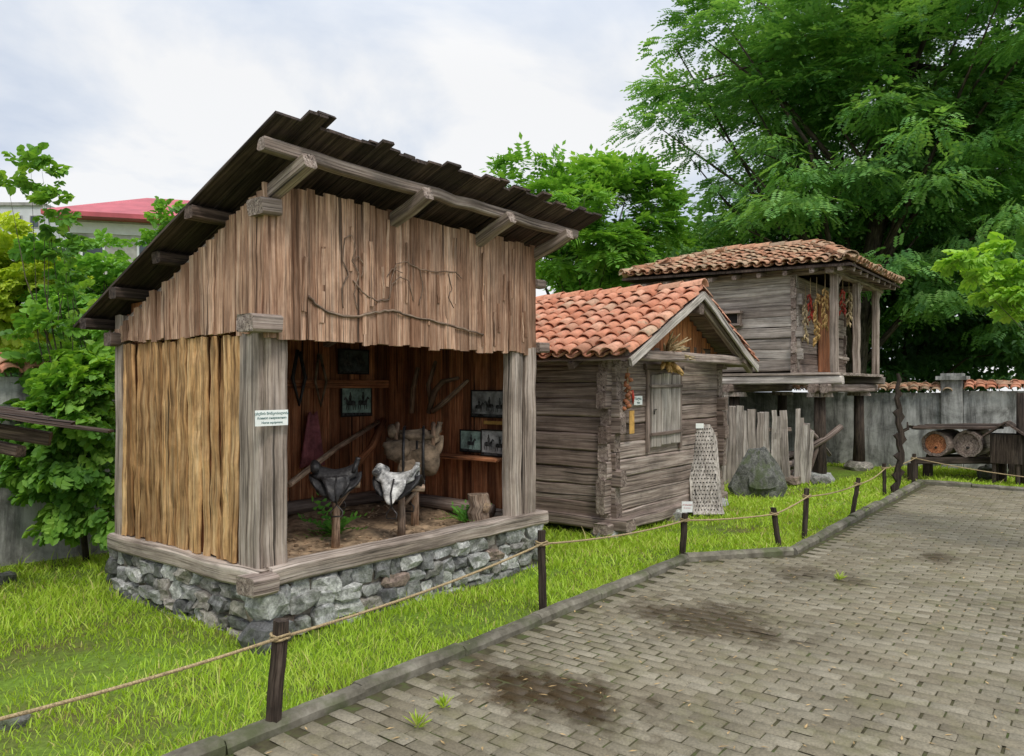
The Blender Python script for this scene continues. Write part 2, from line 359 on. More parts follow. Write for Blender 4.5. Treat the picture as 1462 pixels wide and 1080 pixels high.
tpl=np.array([(-hw,-hl,-.008),(hw,-hl,-.008),(hw,hl,-.008),(-hw,hl,-.008),(-hw+c,-hl+c,0),(hw-c,-hl+c,0),(hw-c,hl-c,0),(-hw+c,hl-c,0)])
V=np.tile(tpl,(n,1,1));tx=rng.normal(0,.02,n);ty=rng.normal(0,.012,n)
V[:,:,2]+=V[:,:,0]*tx[:,None]+V[:,:,1]*ty[:,None]+rng.normal(0,.0014,n)[:,None]
V[:,4:,0]+=rng.normal(0,.0016,(n,4));V[:,4:,1]+=rng.normal(0,.0016,(n,4))
wob=.012*np.sin(cy*1.7+cx*.5)+.006*np.sin(cy*4.1);V[:,:,0]+=(cx+wob+rng.normal(0,.002,n))[:,None];V[:,:,1]+=(cy+.01*np.sin(cx*1.9)+rng.normal(0,.003,n))[:,None]
V[:,:,2]+=(.005*np.sin(cx*1.3)*np.sin(cy*1.1))[:,None]
fq=np.array([(4,5,6,7),(0,1,5,4),(1,2,6,5),(2,3,7,6),(3,0,4,7)])
Q=(fq[None]+np.arange(n)[:,None,None]*8).reshape(-1,4);rr=np.repeat(rng.random(n),8)
o=fastmesh('paving',V.reshape(-1,3),Q,V.reshape(-1,3),rr,'paver');tagit(o,kind='structure')
m=MB()
kp=[(-6,-1.22),(3.9,-1.2),(4.87,-1.92),(12.05,-1.86),(11.78,-9)]
for (a,b) in zip(kp[:-1],kp[1:]):
    a=Vector((*a,0));b=Vector((*b,0));L=(b-a).length;k=int(L/.78);dd=(b-a)/k
    for i in range(k):
        j=R_(-.012,.010);m.board(a+dd*(i+.008)+Vector((0,R_(-.01,.01),j)),a+dd*(i+.992)+Vector((0,j*.7,j*.4)),.115,.12,segs=5,jit=.005,ch=.22)
o=m.build('kerb','kerb');tagit(o,kind='structure')
# ---------------------------------------------------------------- grass
N=760000
gx=rng.uniform(-6,15,N);gy=rng.uniform(-9,3.7,N)
ok=(gy>kerbline(gx)+.02)|(gx>12.15)
ok&=~((gx>-.06)&(gx<3.1)&(gy>-.06)&(gy<2.2));ok&=~((gx>4.6)&(gx<7.6)&(gy>.1)&(gy<2.9))
dx=gx-CAM.x;dy=gy-CAM.y;dep=dx*FW.x+dy*FW.y;lat=dx*RT.x+dy*RT.y
ok&=(dep>2)&(np.abs(lat)<dep*.85+.6)
pn=np.sin(gx*2.1+1.3*np.sin(gy*1.7))*np.sin(gy*2.7+gx*.6)+.5*np.sin(gx*7+gy*5)*np.sin(gy*6-gx*3)
bare=np.clip((pn+1.4)/1.2,.35,1)
lb=np.clip(1-np.exp(-(((gx+1.2)/1.3)**2+((gy-.6)/.9)**2))*.7,.35,1)
ok&=rng.random(N)<np.clip((5.0/np.maximum(dep,1))**1.1,0,1)*bare*lb
ok&=~((gx>11)&(gx<14.4)&(gy>-.6))
gx,gy,dep,pn,lb=gx[ok],gy[ok],dep[ok],pn[ok],lb[ok];n=len(gx)
h=(.028+.042*rng.random(n)**1.4)*(1+.3*pn)*np.where(rng.random(n)<.04,1.8,1);h*=np.where(gy>-.35,1.15,1)*(.55+.45*lb)
w=.0031*np.maximum(1,dep/4.5)*rng.uniform(.7,1.6,n);an=rng.uniform(0,2*np.pi,n);le=rng.uniform(.1,1.2,n)*h;la=rng.uniform(0,2*np.pi,n)
cxx,cyy=np.cos(an)*w,np.sin(an)*w;lx,ly=np.cos(la)*le,np.sin(la)*le;gz=lawnz(gx,gy)-.005
V=np.empty((n,6,3))
for k,(t,s_) in enumerate(((0,1),(.55,.8),(1,.15))):
    bx=gx+lx*t*t;by=gy+ly*t*t;bz=gz+h*t
    V[:,2*k]=np.stack([bx-cxx*s_,by-cyy*s_,bz],-1);V[:,2*k+1]=np.stack([bx+cxx*s_,by+cyy*s_,bz],-1)
Q=(np.array([(0,1,3,2),(2,3,5,4)])[None]+np.arange(n)[:,None,None]*6).reshape(-1,4)
rr=np.clip(rng.normal(.44,.2,n)+.12*pn-.15*(1-lb),0,1);rr=np.where(rng.random(n)<.05,1,np.minimum(rr,.8))
o=fastmesh('grass',V.reshape(-1,3),Q,V.reshape(-1,3),np.repeat(rr,6),'grass');tagit(o,kind='stuff',label='bright green lawn grass around the wooden huts',cat='grass')
# ---------------------------------------------------------------- foliage tools
def leafquads(C0,D,U,tpl,sc):
    n=len(C0);D=D/np.linalg.norm(D,axis=1,keepdims=True);S=np.cross(D,U);S/=np.maximum(np.linalg.norm(S,axis=1,keepdims=True),1e-6);Nn=np.cross(S,D)
    T=tpl.reshape(-1,3);K=len(T)
    V=C0[:,None]+ (T[None,:,0:1]*D[:,None]+T[None,:,1:2]*S[:,None]+T[None,:,2:3]*Nn[:,None])*sc[:,None,None]
    return V.reshape(-1,3),np.arange(n*K).reshape(-1,4),K
def tpl_compound(pairs,L,ll,lw,droop=.25):
    q=[]
    for i in range(pairs):
        x=L*(.2+.8*i/pairs);z=-droop*L*(x/L)**2
        for s in(-1,1):
            q.append([(x,0,z),(x+.25*ll,s*ll*.5,z+.0),(x+.22*ll,s*ll,z-.12*ll),(x+.25*ll-lw,s*ll*.55,z)])
    z=-droop*L;q.append([(L,0,z),(L+ll*.5,lw*.5,z),(L+ll,0,z-.1*ll),(L+ll*.5,-lw*.5,z)])
    return np.array(q)
def tpl_leaf(L,w,fold=.25):
    return np.array([[(0,0,0),(L*.35,w*.5,fold*w),(L*.75,w*.38,fold*w*.5-.06*L),(L,0,-.12*L)],[(0,0,0),(L,0,-.12*L),(L*.75,-w*.38,fold*w*.5-.06*L),(L*.35,-w*.5,fold*w)]])
def tpl_cluster(k,L,w,spread):
    q=[]
    for i in range(k):
        a=random.uniform(-1,1)*1.3;b=R_(-.5,.4);t=tpl_leaf(L*R_(.7,1.1),w*R_(.8,1.1)).reshape(-1,3)
        ca,sa=math.cos(a),math.sin(a);cb,sb=math.cos(b),math.sin(b)
        t=np.stack([t[:,0]*cb-t[:,2]*sb,t[:,1],t[:,0]*sb+t[:,2]*cb],-1)
        t=np.stack([t[:,0]*ca-t[:,1]*sa,t[:,0]*sa+t[:,1]*ca,t[:,2]],-1)+np.array([i/k*spread,0,-.1*(i/k)**2*spread])
        q.append(t.reshape(-1,4,3))
    return np.concatenate(q)
def make_tree(name,label,cat,base,cen,rad,nclump,per,tpl,mat,trunk_r,clr=(.6,1.1),flat=.55,group=None,zmin=None,shell=.55,seed=1,limbs=60,extra=None,er=None,sc=(.75,1.25)):
    rg=np.random.default_rng(seed);random.seed(seed)
    t=thing(name,label,cat,base,None,group);cen=np.array(cen);rad=np.array(rad)
    cl=[]
    while len(cl)<nclump:
        u=rg.normal(size=3);u/=np.linalg.norm(u);r=rg.uniform(shell,1.0)
        lump=1+.16*math.sin(u[0]*5+seed)+.14*math.sin(u[1]*6+seed*2)+.1*math.sin(u[2]*7+seed)
        p=cen+u*rad*r*lump
        if zmin is not None and p[2]<zmin: continue
        cl.append(p)
    ne=len(cl)
    if extra: cl+= [np.array(e) for e in extra]
    cs=[];ds=[];rn=[]
    for ci,p in enumerate(cl):
        rr=rg.uniform(*clr) if (ci<ne or er is None) else rg.uniform(*er);k=int(per*rr*rr/(clr[1]*clr[1])*rg.uniform(.7,1.2))+5
        u=rg.normal(size=(k,3));u/=np.linalg.norm(u,axis=1,keepdims=True);u[:,2]=np.abs(u[:,2])*.9-.25
        q=p+u*np.array([rr,rr,rr*flat])*rg.uniform(.35,1,(k,1))
        out=(p-cen);out=out/max(np.linalg.norm(out),1e-6)
        dd=u*np.array([1,1,.35])+out*.5+rg.normal(0,.25,(k,3));dd[:,2]-=.25
        cs.append(q);ds.append(dd);rn.append(np.clip(rg.normal(.45,.2,k)+rg.normal(0,.14)+u[:,2]*.25,0,1))
    cs=np.concatenate(cs);ds=np.concatenate(ds);rn=np.concatenate(rn)
    up=np.tile([0,0,1.],(len(cs),1))+rg.normal(0,.3,(len(cs),3))
    V,Q,K=leafquads(cs,ds,up,tpl,rg.uniform(sc[0],sc[1],len(cs)))
    r2=np.clip(np.repeat(rn,K//4)+rg.normal(0,.06,len(Q)),0,1)
    m=MB();b=Vector(base);top=Vector(cen)+Vector((0,0,rad[2]*.5))
    tp=[b.lerp(top,k/6)+Vector((R_(-1,1),R_(-1,1),0))*trunk_r*.9*(k>0) for k in range(7)]
    m.tube(tp,[trunk_r*(1-.13*k) for k in range(7)],10,jit=.08)
    for p in (cl[:limbs]+cl[ne:]):
        p=Vector(p);k=random.choice([1,2,3,4,5]) if p.z>tp[3].z else random.choice([1,2,3]);a=tp[k]
        mid=a.lerp(p,.5)+Vector((R_(-.1,.1),R_(-.1,.1),R_(.02,.12)))*(p-a).length
        r0=trunk_r*.30
        m.tube([a,a.lerp(mid,.6),mid,mid.lerp(p,.5),p],[r0,r0*.75,r0*.5,r0*.32,r0*.12],6)
    m.build('trunk','bark',t)
    fastmesh('crown',V,Q,V,np.repeat(r2,4),mat,t)
    return t
random.seed(3)
TC=tpl_compound(4,.30,.12,.075)
b=P(1222,560,21);b.z=0
make_tree('acacia_tree','huge feathery dark green tree towering over the far granary','tree',b,P(1290,160,21),(5.9,5.9,6.9),330,185,TC,'acacia',.32,(.7,1.4),.75,seed=5,shell=.3,zmin=3.2,limbs=30,
  extra=[P(965,70,20.5),P(955,130,20.5),P(945,185,20.5),P(985,225,20.5),P(1010,60,20.5),P(1030,280,20.5),P(1050,320,20.5),P(1020,10,20.5),P(1040,-30,21),P(1010,170,20.5),P(1060,120,20),P(1090,220,20)])
TB=tpl_cluster(6,.21,.10,.28)
b=P(1480,560,25);b.z=0
make_tree('broadleaf_tree','dark tree behind the right end of the grey wall','tree',b,P(1470,330,25),(5,5,5),110,100,TB,'darkleaf',.25,(1.0,1.7),.7,seed=8,zmin=1,limbs=10)
b=P(1040,560,25);b.z=0
make_tree('broadleaf_tree','dark tree low behind the roofs between the two granaries','tree',b,P(1030,430,25),(4.4,4.4,2.7),110,110,TB,'acacia',.22,(1,1.5),.7,seed=9,zmin=1,limbs=10)
b=P(1290,560,27);b.z=0
make_tree('broadleaf_tree','dark tree filling the gap under the huge feathery tree','tree',b,P(1290,430,27),(5.5,5.5,3.9),150,110,TB,'darkleaf',.22,(1.0,1.7),.7,seed=10,zmin=.5,limbs=10)
TA=tpl_compound(4,.38,.18,.09)
AD=19.5
b=P(842,560,AD);b.z=0
make_tree('ash_tree','mid green tree with large hanging leaves behind the tiled hut','tree',b,P(842,345,AD),(1.8,1.8,2.15),54,80,TA,'midleaf',.11,(.4,.72),.65,seed=12,zmin=2.3,limbs=26,
  extra=[P(690,272,AD),P(722,262,AD),P(735,235,AD),P(790,232,AD),P(900,262,AD),P(925,310,AD),P(915,360,AD),P(880,375,AD),P(940,290,AD),P(950,340,AD)],er=(.34,.5))
TH=tpl_cluster(5,.105,.08,.16)
b=G(105,790,-.03)+Vector((-.1,-.55,0))
hz=P(95,560,7.3)
make_tree('hazel_shrub','tall leafy green shrub crowding the left side of the shelter','shrub',b,(hz.x,hz.y,1.45),(.50,.5,.98),56,52,TH,'hazel',.03,(.18,.34),.8,seed=14,shell=.2,zmin=.2,limbs=50,
  extra=[P(60,245,7.2),P(44,238,7.2),P(64,268,7.2),P(72,292,7.2),P(80,315,7.2),P(88,340,7.2),P(92,365,7.2),P(96,390,7.2),P(105,420,7.2),P(150,455,7.3),P(12,268,7.3),P(20,590,7.1),P(45,680,7.1)]+[P(R_(75,165),R_(590,770),7.15) for _ in range(22)],er=(.08,.16),sc=(.6,1.15))
b=P(30,560,12);b.z=0
make_tree('fruit_tree','yellow green tree behind the wall at the left edge','tree',b,P(25,425,12),(1.0,1.0,.85),44,75,TH,'yellowleaf',.06,(.25,.5),.6,seed=15,sc=(.9,1.4),limbs=14,extra=[P(75,400,12),P(95,430,12),P(90,465,12),P(70,370,12),P(40,480,12)],er=(.25,.4))
b=P(200,560,11.5);b.z=0
make_tree('garden_tree','green tree showing between the shrub and the plank roof','tree',b,P(165,440,11.5),(1.1,1.1,.85),44,55,TH,'midleaf',.05,(.22,.42),.6,seed=16,sc=(.8,1.3),limbs=14,extra=[P(243,300,11.5),P(238,318,11.5),P(225,335,11.5),P(210,350,11.5),P(120,350,11.5),P(150,350,11.5),P(110,400,11.5),P(95,440,11.5)],er=(.12,.24))
b=P(1580,560,7.5);b.z=0
make_tree('young_tree','bright light green leafy branches reaching in at the right edge','tree',b,P(1585,415,7.5),(.95,.95,.42),34,60,TH,'limeleaf',.03,(.18,.30),.6,seed=18,limbs=20,extra=[P(1385,370,7.5),P(1405,392,7.4),P(1432,352,7.5),P(1445,405,7.5),P(1455,450,7.5),P(1425,420,7.5),P(1368,376,7.5),P(1455,380,7.5)],er=(.10,.18),sc=(.6,1.0))
for i,(px,dd,zc,rr_,lab) in enumerate(((560,34,2.5,5,'distant dark tree behind the plank shelter'),(800,32,2.5,4.5,'distant dark tree behind the ash tree'),(1700,30,3,6,'distant dark tree far to the right'),(-60,34,1.6,5,'distant dark tree far to the left'))):
    b=P(px,560,dd);b.z=0;c_=P(px,553,dd);c_.z=zc
    make_tree('broadleaf_tree',lab,'tree',b,c_,(rr_,rr_,2.4),60,80,TB,'darkleaf',.2,(1,1.6),.6,seed=30+i,zmin=.3,sc=(1.2,1.8),limbs=10)
random.seed(21)
# ---------------------------------------------------------------- rubble
def rubble(m,a,b,z0,z1,nrm,depth=.13,hmin=.075,hmax=.16,wmin=.09,wmax=.27):
    a=Vector(a);b=Vector(b);d=(b-a);L=d.length;d.normalize();nrm=Vector(nrm);rot=math.atan2(d.y,d.x);z=z0
    while z<z1-.03:
        h=min(R_(hmin,hmax),z1-z);
        if z1-z-h<.05:h=z1-z
        s=R_(-.06,0)
        while s<L-.02:
            w=min(R_(wmin,wmax),max(.09,L-s+.03));hh=h*R_(.8,1.35)
            c=a+d*(s+w/2)+nrm*(R_(-.02,.028)+(.035*(1-(z-z0)/(z1-z0))));c.z=z+h/2+R_(-.025,.02)
            m.stone(c,(w*1.03,depth*R_(.9,1.2),hh),rot=rot+R_(-.2,.2),p=.58,amp=.36);s+=w*.96
        z+=h
# ---------------------------------------------------------------- shelter
S=thing('plank_shelter','open fronted weathered plank shelter with steep lean-to board roof on a rubble base','shelter',(1.5,1.05,-.05))
m=MB();rubble(m,(-.02,.01,0),(3.08,.01,0),-.1,.36,(0,-1,0));rubble(m,(.01,2.2,0),(.01,-.02,0),-.1,.34,(-1,0,0));rubble(m,(3.05,0,0),(3.05,2.2,0),-.1,.34,(1,0,0))
m.stone((-.04,-.05,.04),(.28,.28,.22),rot=.3,p=.5,amp=.3);m.stone((-.01,-.02,.24),(.2,.2,.2),rot=.1,p=.5,amp=.3)
m.build('foundation','stone',S)
m=MB();m.box(-.02,3.06,-.02,2.18,-.06,.335,ch=.01);m.build('mortar_core','mortar',S)
NXf=40;vv=[];ff=[]
for i in range(NXf+1):
    for j in range(31):
        x=.1+2.85*i/NXf;y=.08+2.0*j/30;vv.append((x,y,.37+.05*noise.noise(Vector((x*3,y*3,0)))+.02*noise.noise(Vector((x*14,y*14,2)))+.04*(y/2)))
for i in range(NXf):
    for j in range(30):
        a=i*31+j;ff.append((a,a+31,a+32,a+1))
m=MB();m.add(vv,ff,smooth=True)
for k in range(500):
    x,y=R_(.15,2.85),R_(.1,2.0);s_=R_(.01,.03);m.stone((x,y,.385+.03*y/2),(s_,s_*1.4,s_*.7),T=ICO1,rot=R_(0,3))
m.build('earth_floor','soil',S)
def part(name,mat,fn,parent=S):
    m=MB();fn(m);return m.build(name,mat,parent)
part('sill_beam','beam',lambda m:m.board((.0,0.0,.425),(3.16,0.0,.405),.17,.13,segs=14,jit=.006))
part('sill_beam','beam',lambda m:m.board((-.01,-.03,.40),(-.01,2.16,.40),.16,.13,segs=10,jit=.006))
part('sill_beam','beam',lambda m:m.board((3.0,.09,.40),(3.0,2.16,.40),.15,.13,segs=8,jit=.004))
part('beam_end','log',lambda m:m.board((-.19,-.05,.39),(.0,-.05,.395),.20,.125,segs=2,jit=.006))
part('beam_end','log',lambda m:m.board((-.19,-.04,2.12),(.03,-.04,2.125),.20,.115,segs=2,jit=.006))
part('beam_end','log',lambda m:m.board((-.12,2.08,2.10),(.1,2.08,2.10),.14,.11,segs=1,jit=.003))
part('beam_end','log',lambda m:m.board((3.0,-.03,2.09),(3.17,-.03,2.09),.14,.1,segs=1,jit=.003))
part('beam_end','log',lambda m:m.board((3.0,-.02,2.72),(3.15,-.02,2.72),.1,.08,segs=1,jit=.003))
part('beam_end','log',lambda m:m.board((-.10,-.02,2.90),(.05,-.02,2.91),.18,.11,segs=1,jit=.003))
part('corner_post','beam',lambda m:(m.board((.085,.06,.47),(.085,.06,2.08),.17,.16,(0,-1,0),segs=10,jit=.005),m.board((-.01,.155,.46),(-.005,.15,2.08),.24,.06,(-1,0,0),segs=8,jit=.004)))
part('corner_post','beam',lambda m:m.board((2.72,.03,.46),(2.735,.03,2.08),.16,.14,(0,-1,0),segs=8,jit=.006))
part('corner_post','beam',lambda m:m.board((2.93,.02,.46),(2.925,.02,2.08),.17,.16,(0,-1,0),segs=8,jit=.007))
part('corner_post','beam',lambda m:m.board((.02,2.07,.46),(.02,2.07,2.3),.13,.12,(0,-1,0),segs=6,jit=.005))
def roofz(y): return 3.20-.40*y
def _f(m):
    x=-.045
    while x<2.99:
        w=R_(.05,.12);w=min(w,3.02-x);t=R_(-.014,.012);e=R_(-.006,.006)
        z0=2.03+R_(-.009,.009)-(.0 if R_(0,1)<.9 else .02)
        m.board((x+w/2+e,-.045+t,z0),(x+w/2-e,-.04+t*.5,roofz(-.04)-.12-R_(0,.04)),w*1.04,.022,(0,-1,0),segs=9,jit=.0026);x+=w
    for k in range(22):
        x=R_(.08,2.92);a=R_(2.05,2.6);m.board((x,-.063,a),(x+R_(-.02,.02),-.063,min(a+R_(.2,.7),3.0)),R_(.015,.04),.012,(0,-1,0),segs=6,jit=.003)
part('front_board_panel','facade',_f)
def _f(m):
    y=-.03
    while y<2.12:
        w=R_(.045,.105);zt=roofz(y+w/2)-.15-R_(0,.05)
        m.board((-.035+R_(-.012,.01),y+w/2,2.07+R_(-.012,.018)),(-.035+R_(-.012,.01),y+w/2+R_(-.015,.015),zt),w*1.04,.022,(-1,0,0),segs=7,jit=.003);y+=w
part('side_board_panel','facade',_f)
def _f(m):
    y=.29
    while y<2.02:
        w=R_(.045,.12);ti=R_(-.014,.014)
        if R_(0,1)<.3: y+=.009
        m.board((R_(-.03,.012),y+w/2+ti,.46+R_(-.01,.02)),(R_(-.03,.012),y+w/2-ti,2.07+R_(-.02,.01)),w*.98,.035,(-1,0,0),segs=16,jit=.0058,ch=.38);y+=w
part('side_wall','tan',_f)
def _f(m):
    x=.05
    while x<2.98:
        w=R_(.07,.15);m.board((x+w/2,2.09+R_(-.01,.01),.36),(x+w/2,2.09+R_(-.01,.01),2.32),w*.985,.03,(0,-1,0),segs=4,jit=.003);x+=w
part('back_wall','inner',_f)
def _f(m):
    y=.1
    while y<2.1:
        w=R_(.07,.15);m.board((2.98+R_(-.01,.01),y+w/2,.36),(2.98+R_(-.01,.01),y+w/2,roofz(y)-.15),w*.985,.03,(-1,0,0),segs=4,jit=.003);y+=w
part('right_wall','inner',_f)
part('lining_wall','inner',lambda m:[m.board((.035,.3+i*.125,.45),(.035,.3+i*.125,2.4),.12,.02,(1,0,0),segs=3,jit=.003) for i in range(14)])
def _f(m):
    x=-.24
    while x<3.42:
        w=R_(.10,.19);w=min(w,3.5-x);ys=-.50+R_(-.05,.06);ye=2.5+R_(-.08,.06);dz=R_(0,.012)
        m.board((x+w/2,ys,roofz(ys)+dz),(x+w/2+R_(-.01,.01),ye,roofz(ye)+dz),w*.99,.024,segs=8,jit=.0035)
        if R_(0,1)<.75:
            ys2=ys+R_(-.02,.06);m.board((x+w,ys2,roofz(ys2)+.028),(x+w+R_(-.02,.02),.9,roofz(.9)+.030),w*R_(.75,1),.022,segs=6,jit=.004)
        m.board((x+w,.7,roofz(.7)+.050),(x+w,ye-.05,roofz(ye-.05)+.035),w*R_(.8,1),.022,segs=6,jit=.004);x+=w
RF=part('roof','roofw',_f)
for y in (.55,1.15,1.72,2.25):
    part('purlin','roofw',lambda m:m.board((-.2+R_(-.05,.03),y,roofz(y)-.065),(3.35,y,roofz(y)-.065),.11,.09,segs=8,jit=.004),RF)
part('purlin','log',lambda m:m.board((-.24,-.31,roofz(-.31)-.105),(3.30,-.30,roofz(-.3)-.115),.085,.085,segs=18,jit=.009,r=.75),RF)
for x in (.03,1.12,2.14,3.03):
    part('rafter','log',lambda m:m.board((x,-.43,roofz(-.43)-.21),(x,2.3,roofz(2.3)-.185),.10,.10,segs=14,jit=.006,r=.85),RF)
part('shelf','inner',lambda m:m.board((2.83,.22,.98),(2.83,1.35,.98),.26,.03,segs=3,jit=.002))
part('wall_rail','inner',lambda m:m.board((.1,2.03,1.72),(2.95,2.03,1.74),.06,.09,segs=6,jit=.004))
part('floor_log','log',lambda m:m.tube([(.2,1.98,.47),(1.5,1.96,.49),(2.85,1.97,.47)],.07,9,jit=.05))
part('floor_log','log',lambda m:m.tube([(2.86,.4,.46),(2.86,1.2,.47),(2.87,1.9,.46)],.07,9,jit=.05))
def fcurve(pts):
    w=[onY(x,y,-.068) for x,y in pts];out=[]
    for i in range(len(w)-1):
        for k in range(4): out.append(w[i].lerp(w[i+1],k/4)+Vector((R_(-.005,.005),0,R_(-.005,.005))))
    out.append(w[-1]);return out
for pts,r in (([(440,423),(452,436),(475,448),(505,453),(535,446),(560,443),(580,450),(610,457),(640,464),(668,472),(690,478)],.010),
              ([(492,340),(490,372),(497,392),(488,412),(490,440)],.0045),([(492,340),(503,336),(508,352),(503,372),(512,392),(505,420),(510,442)],.0045),
              ([(503,372),(512,366),(520,378),(516,396)],.004),([(505,400),(520,420),(540,430),(556,427)],.006),([(556,427),(558,400),(566,376),(580,374),(600,385),(625,388),(650,388),(660,398)],.0045),
              ([(556,427),(560,405),(572,395),(585,402),(590,430)],.004),([(640,390),(645,412),(640,425),(648,440)],.004),([(552,396),(560,384),(575,390)],.004),([(600,385),(604,410),(598,436)],.004)):
    part('branch_ornament','twig',lambda m:m.tube(fcurve(pts),r,6,jit=.25))
# ---------------------------------------------------------------- signs and pictures
def plate(name,label,cat,cen,right,up,w,h,mat='paper',th=.008):
    cen=Vector(cen);t=thing(name,label,cat,cen-Vector(up)*h/2)
    m=MB();r=Vector(right).normalized();u=Vector(up).normalized();m.board(cen-r*w/2,cen+r*w/2,th,h,u,ch=.05);m.build('plate',mat,t);return t
c_=onY(388,597,-.06);sg=plate('sign','white sign with three lines of green lettering on the shelter corner post','sign',c_,(1,0,0),(0,0,1),.25,.105)
for i,s_ in enumerate(('ცხენის მოწყობილობა','Конное снаряжение','Horse equipment')):
    text(s_,.023,c_+Vector((0,-.0055,.03-.03*i)),(1,0,0),(0,0,1),'ink',sg)
HORSE=[(-.5,.0),(-.45,.25),(-.3,.32),(.15,.28),(.3,.45),(.42,.6),(.5,.55),(.62,.42),(.58,.36),(.46,.40),(.38,.2),(.36,.05),(.40,-.35),(.33,-.35),(.27,-.02),(.2,-.05),(.18,-.38),(.11,-.38),(.1,-.05),(-.2,-.05),(-.25,-.38),(-.33,-.38),(-.3,-.05),(-.38,-.02),(-.45,-.38),(-.52,-.38),(-.46,-.05),(-.47,.1),(-.56,-.15)]
RIDER=[(-.08,.20),(-.14,.6),(-.08,.74),(-.07,.90),(.0,.96),(.07,.90),(.07,.74),(.14,.58),(.11,.28),(.14,.02),(.04,.0)]
def photo(label,cen,right,w,h,mat,nf=2):
    cen=Vector(cen);t=thing('framed_photo',label,'picture',cen-Vector((0,0,h/2)));r=Vector(right);n=r.cross(Vector((0,0,1)))
    m=MB();m.board(cen-r*w/2,cen+r*w/2,.006,h,ch=.05);pr=m.build('print',mat,t)
    m=MB();k=min(h*.72/1.3,w*.8/nf/1.1)
    for i in range(nf):
        c0=cen+r*(((i+.5)/nf-.5)*w*.86)+Vector((0,0,-h*.12+R_(-.015,.01)))+n*(.0045+.0004*i);fl=random.choice((-1,1));kk=k*R_(.85,1.0)
        for shp in (HORSE,RIDER):
            m.add([c0+r*x*fl*kk+Vector((0,0,z*kk))+n*(.0003 if shp is RIDER else 0) for x,z in shp],[tuple(range(len(shp)))])
    m.add([cen+r*(-w/2+.002)+Vector((0,0,-h/2+.002))+n*.0042,cen+r*(w/2-.002)+Vector((0,0,-h/2+.002))+n*.0042,cen+r*(w/2-.002)+Vector((0,0,-h*.40))+n*.0042,cen+r*(-w/2+.002)+Vector((0,0,-h*.37))+n*.0042],[(0,1,2,3)],r=1)
    m.build('printed_figures','fig',pr)
    m=MB();f=.014
    for s in(-1,1):
        m.board(cen+Vector((0,0,s*h/2))-r*(w/2+f/2)+n*.003,cen+Vector((0,0,s*h/2))+r*(w/2+f/2)+n*.003,.018,f)
        m.board(cen+r*s*w/2-Vector((0,0,h/2-f/2-.001))+n*.003,cen+r*s*w/2+Vector((0,0,h/2-f/2-.001))+n*.003,.018,f,up=tuple(r))
    m.build('frame','frame',t)
photo('dark framed photo high on the shelter back wall',onY(505,517,2.04),(1,0,0),.42,.26,'ph_dark',2)
photo('framed teal photo of riders on the shelter back wall',onY(509,574,2.04),(1,0,0),.42,.31,'ph_teal',2)
photo('framed grey photo hanging above the shelf on the right inner wall',onX(699,577,2.93),(0,-1,0),.48,.27,'ph_bw',3)
photo('small framed greenish photo standing on the left part of the shelf',onX(673,630,2.88),(0,-1,0),.30,.22,'ph_teal',1)
photo('framed grey photo standing on the right part of the shelf',onX(706,633,2.87),(0,-1,0),.34,.26,'ph_bw',2)
plate('paper_note','narrow yellow paper note between the pictures on the right inner wall','paper',onX(706,604,2.93),(0,-1,0),(0,0,1),.28,.035,'yellowpaper')
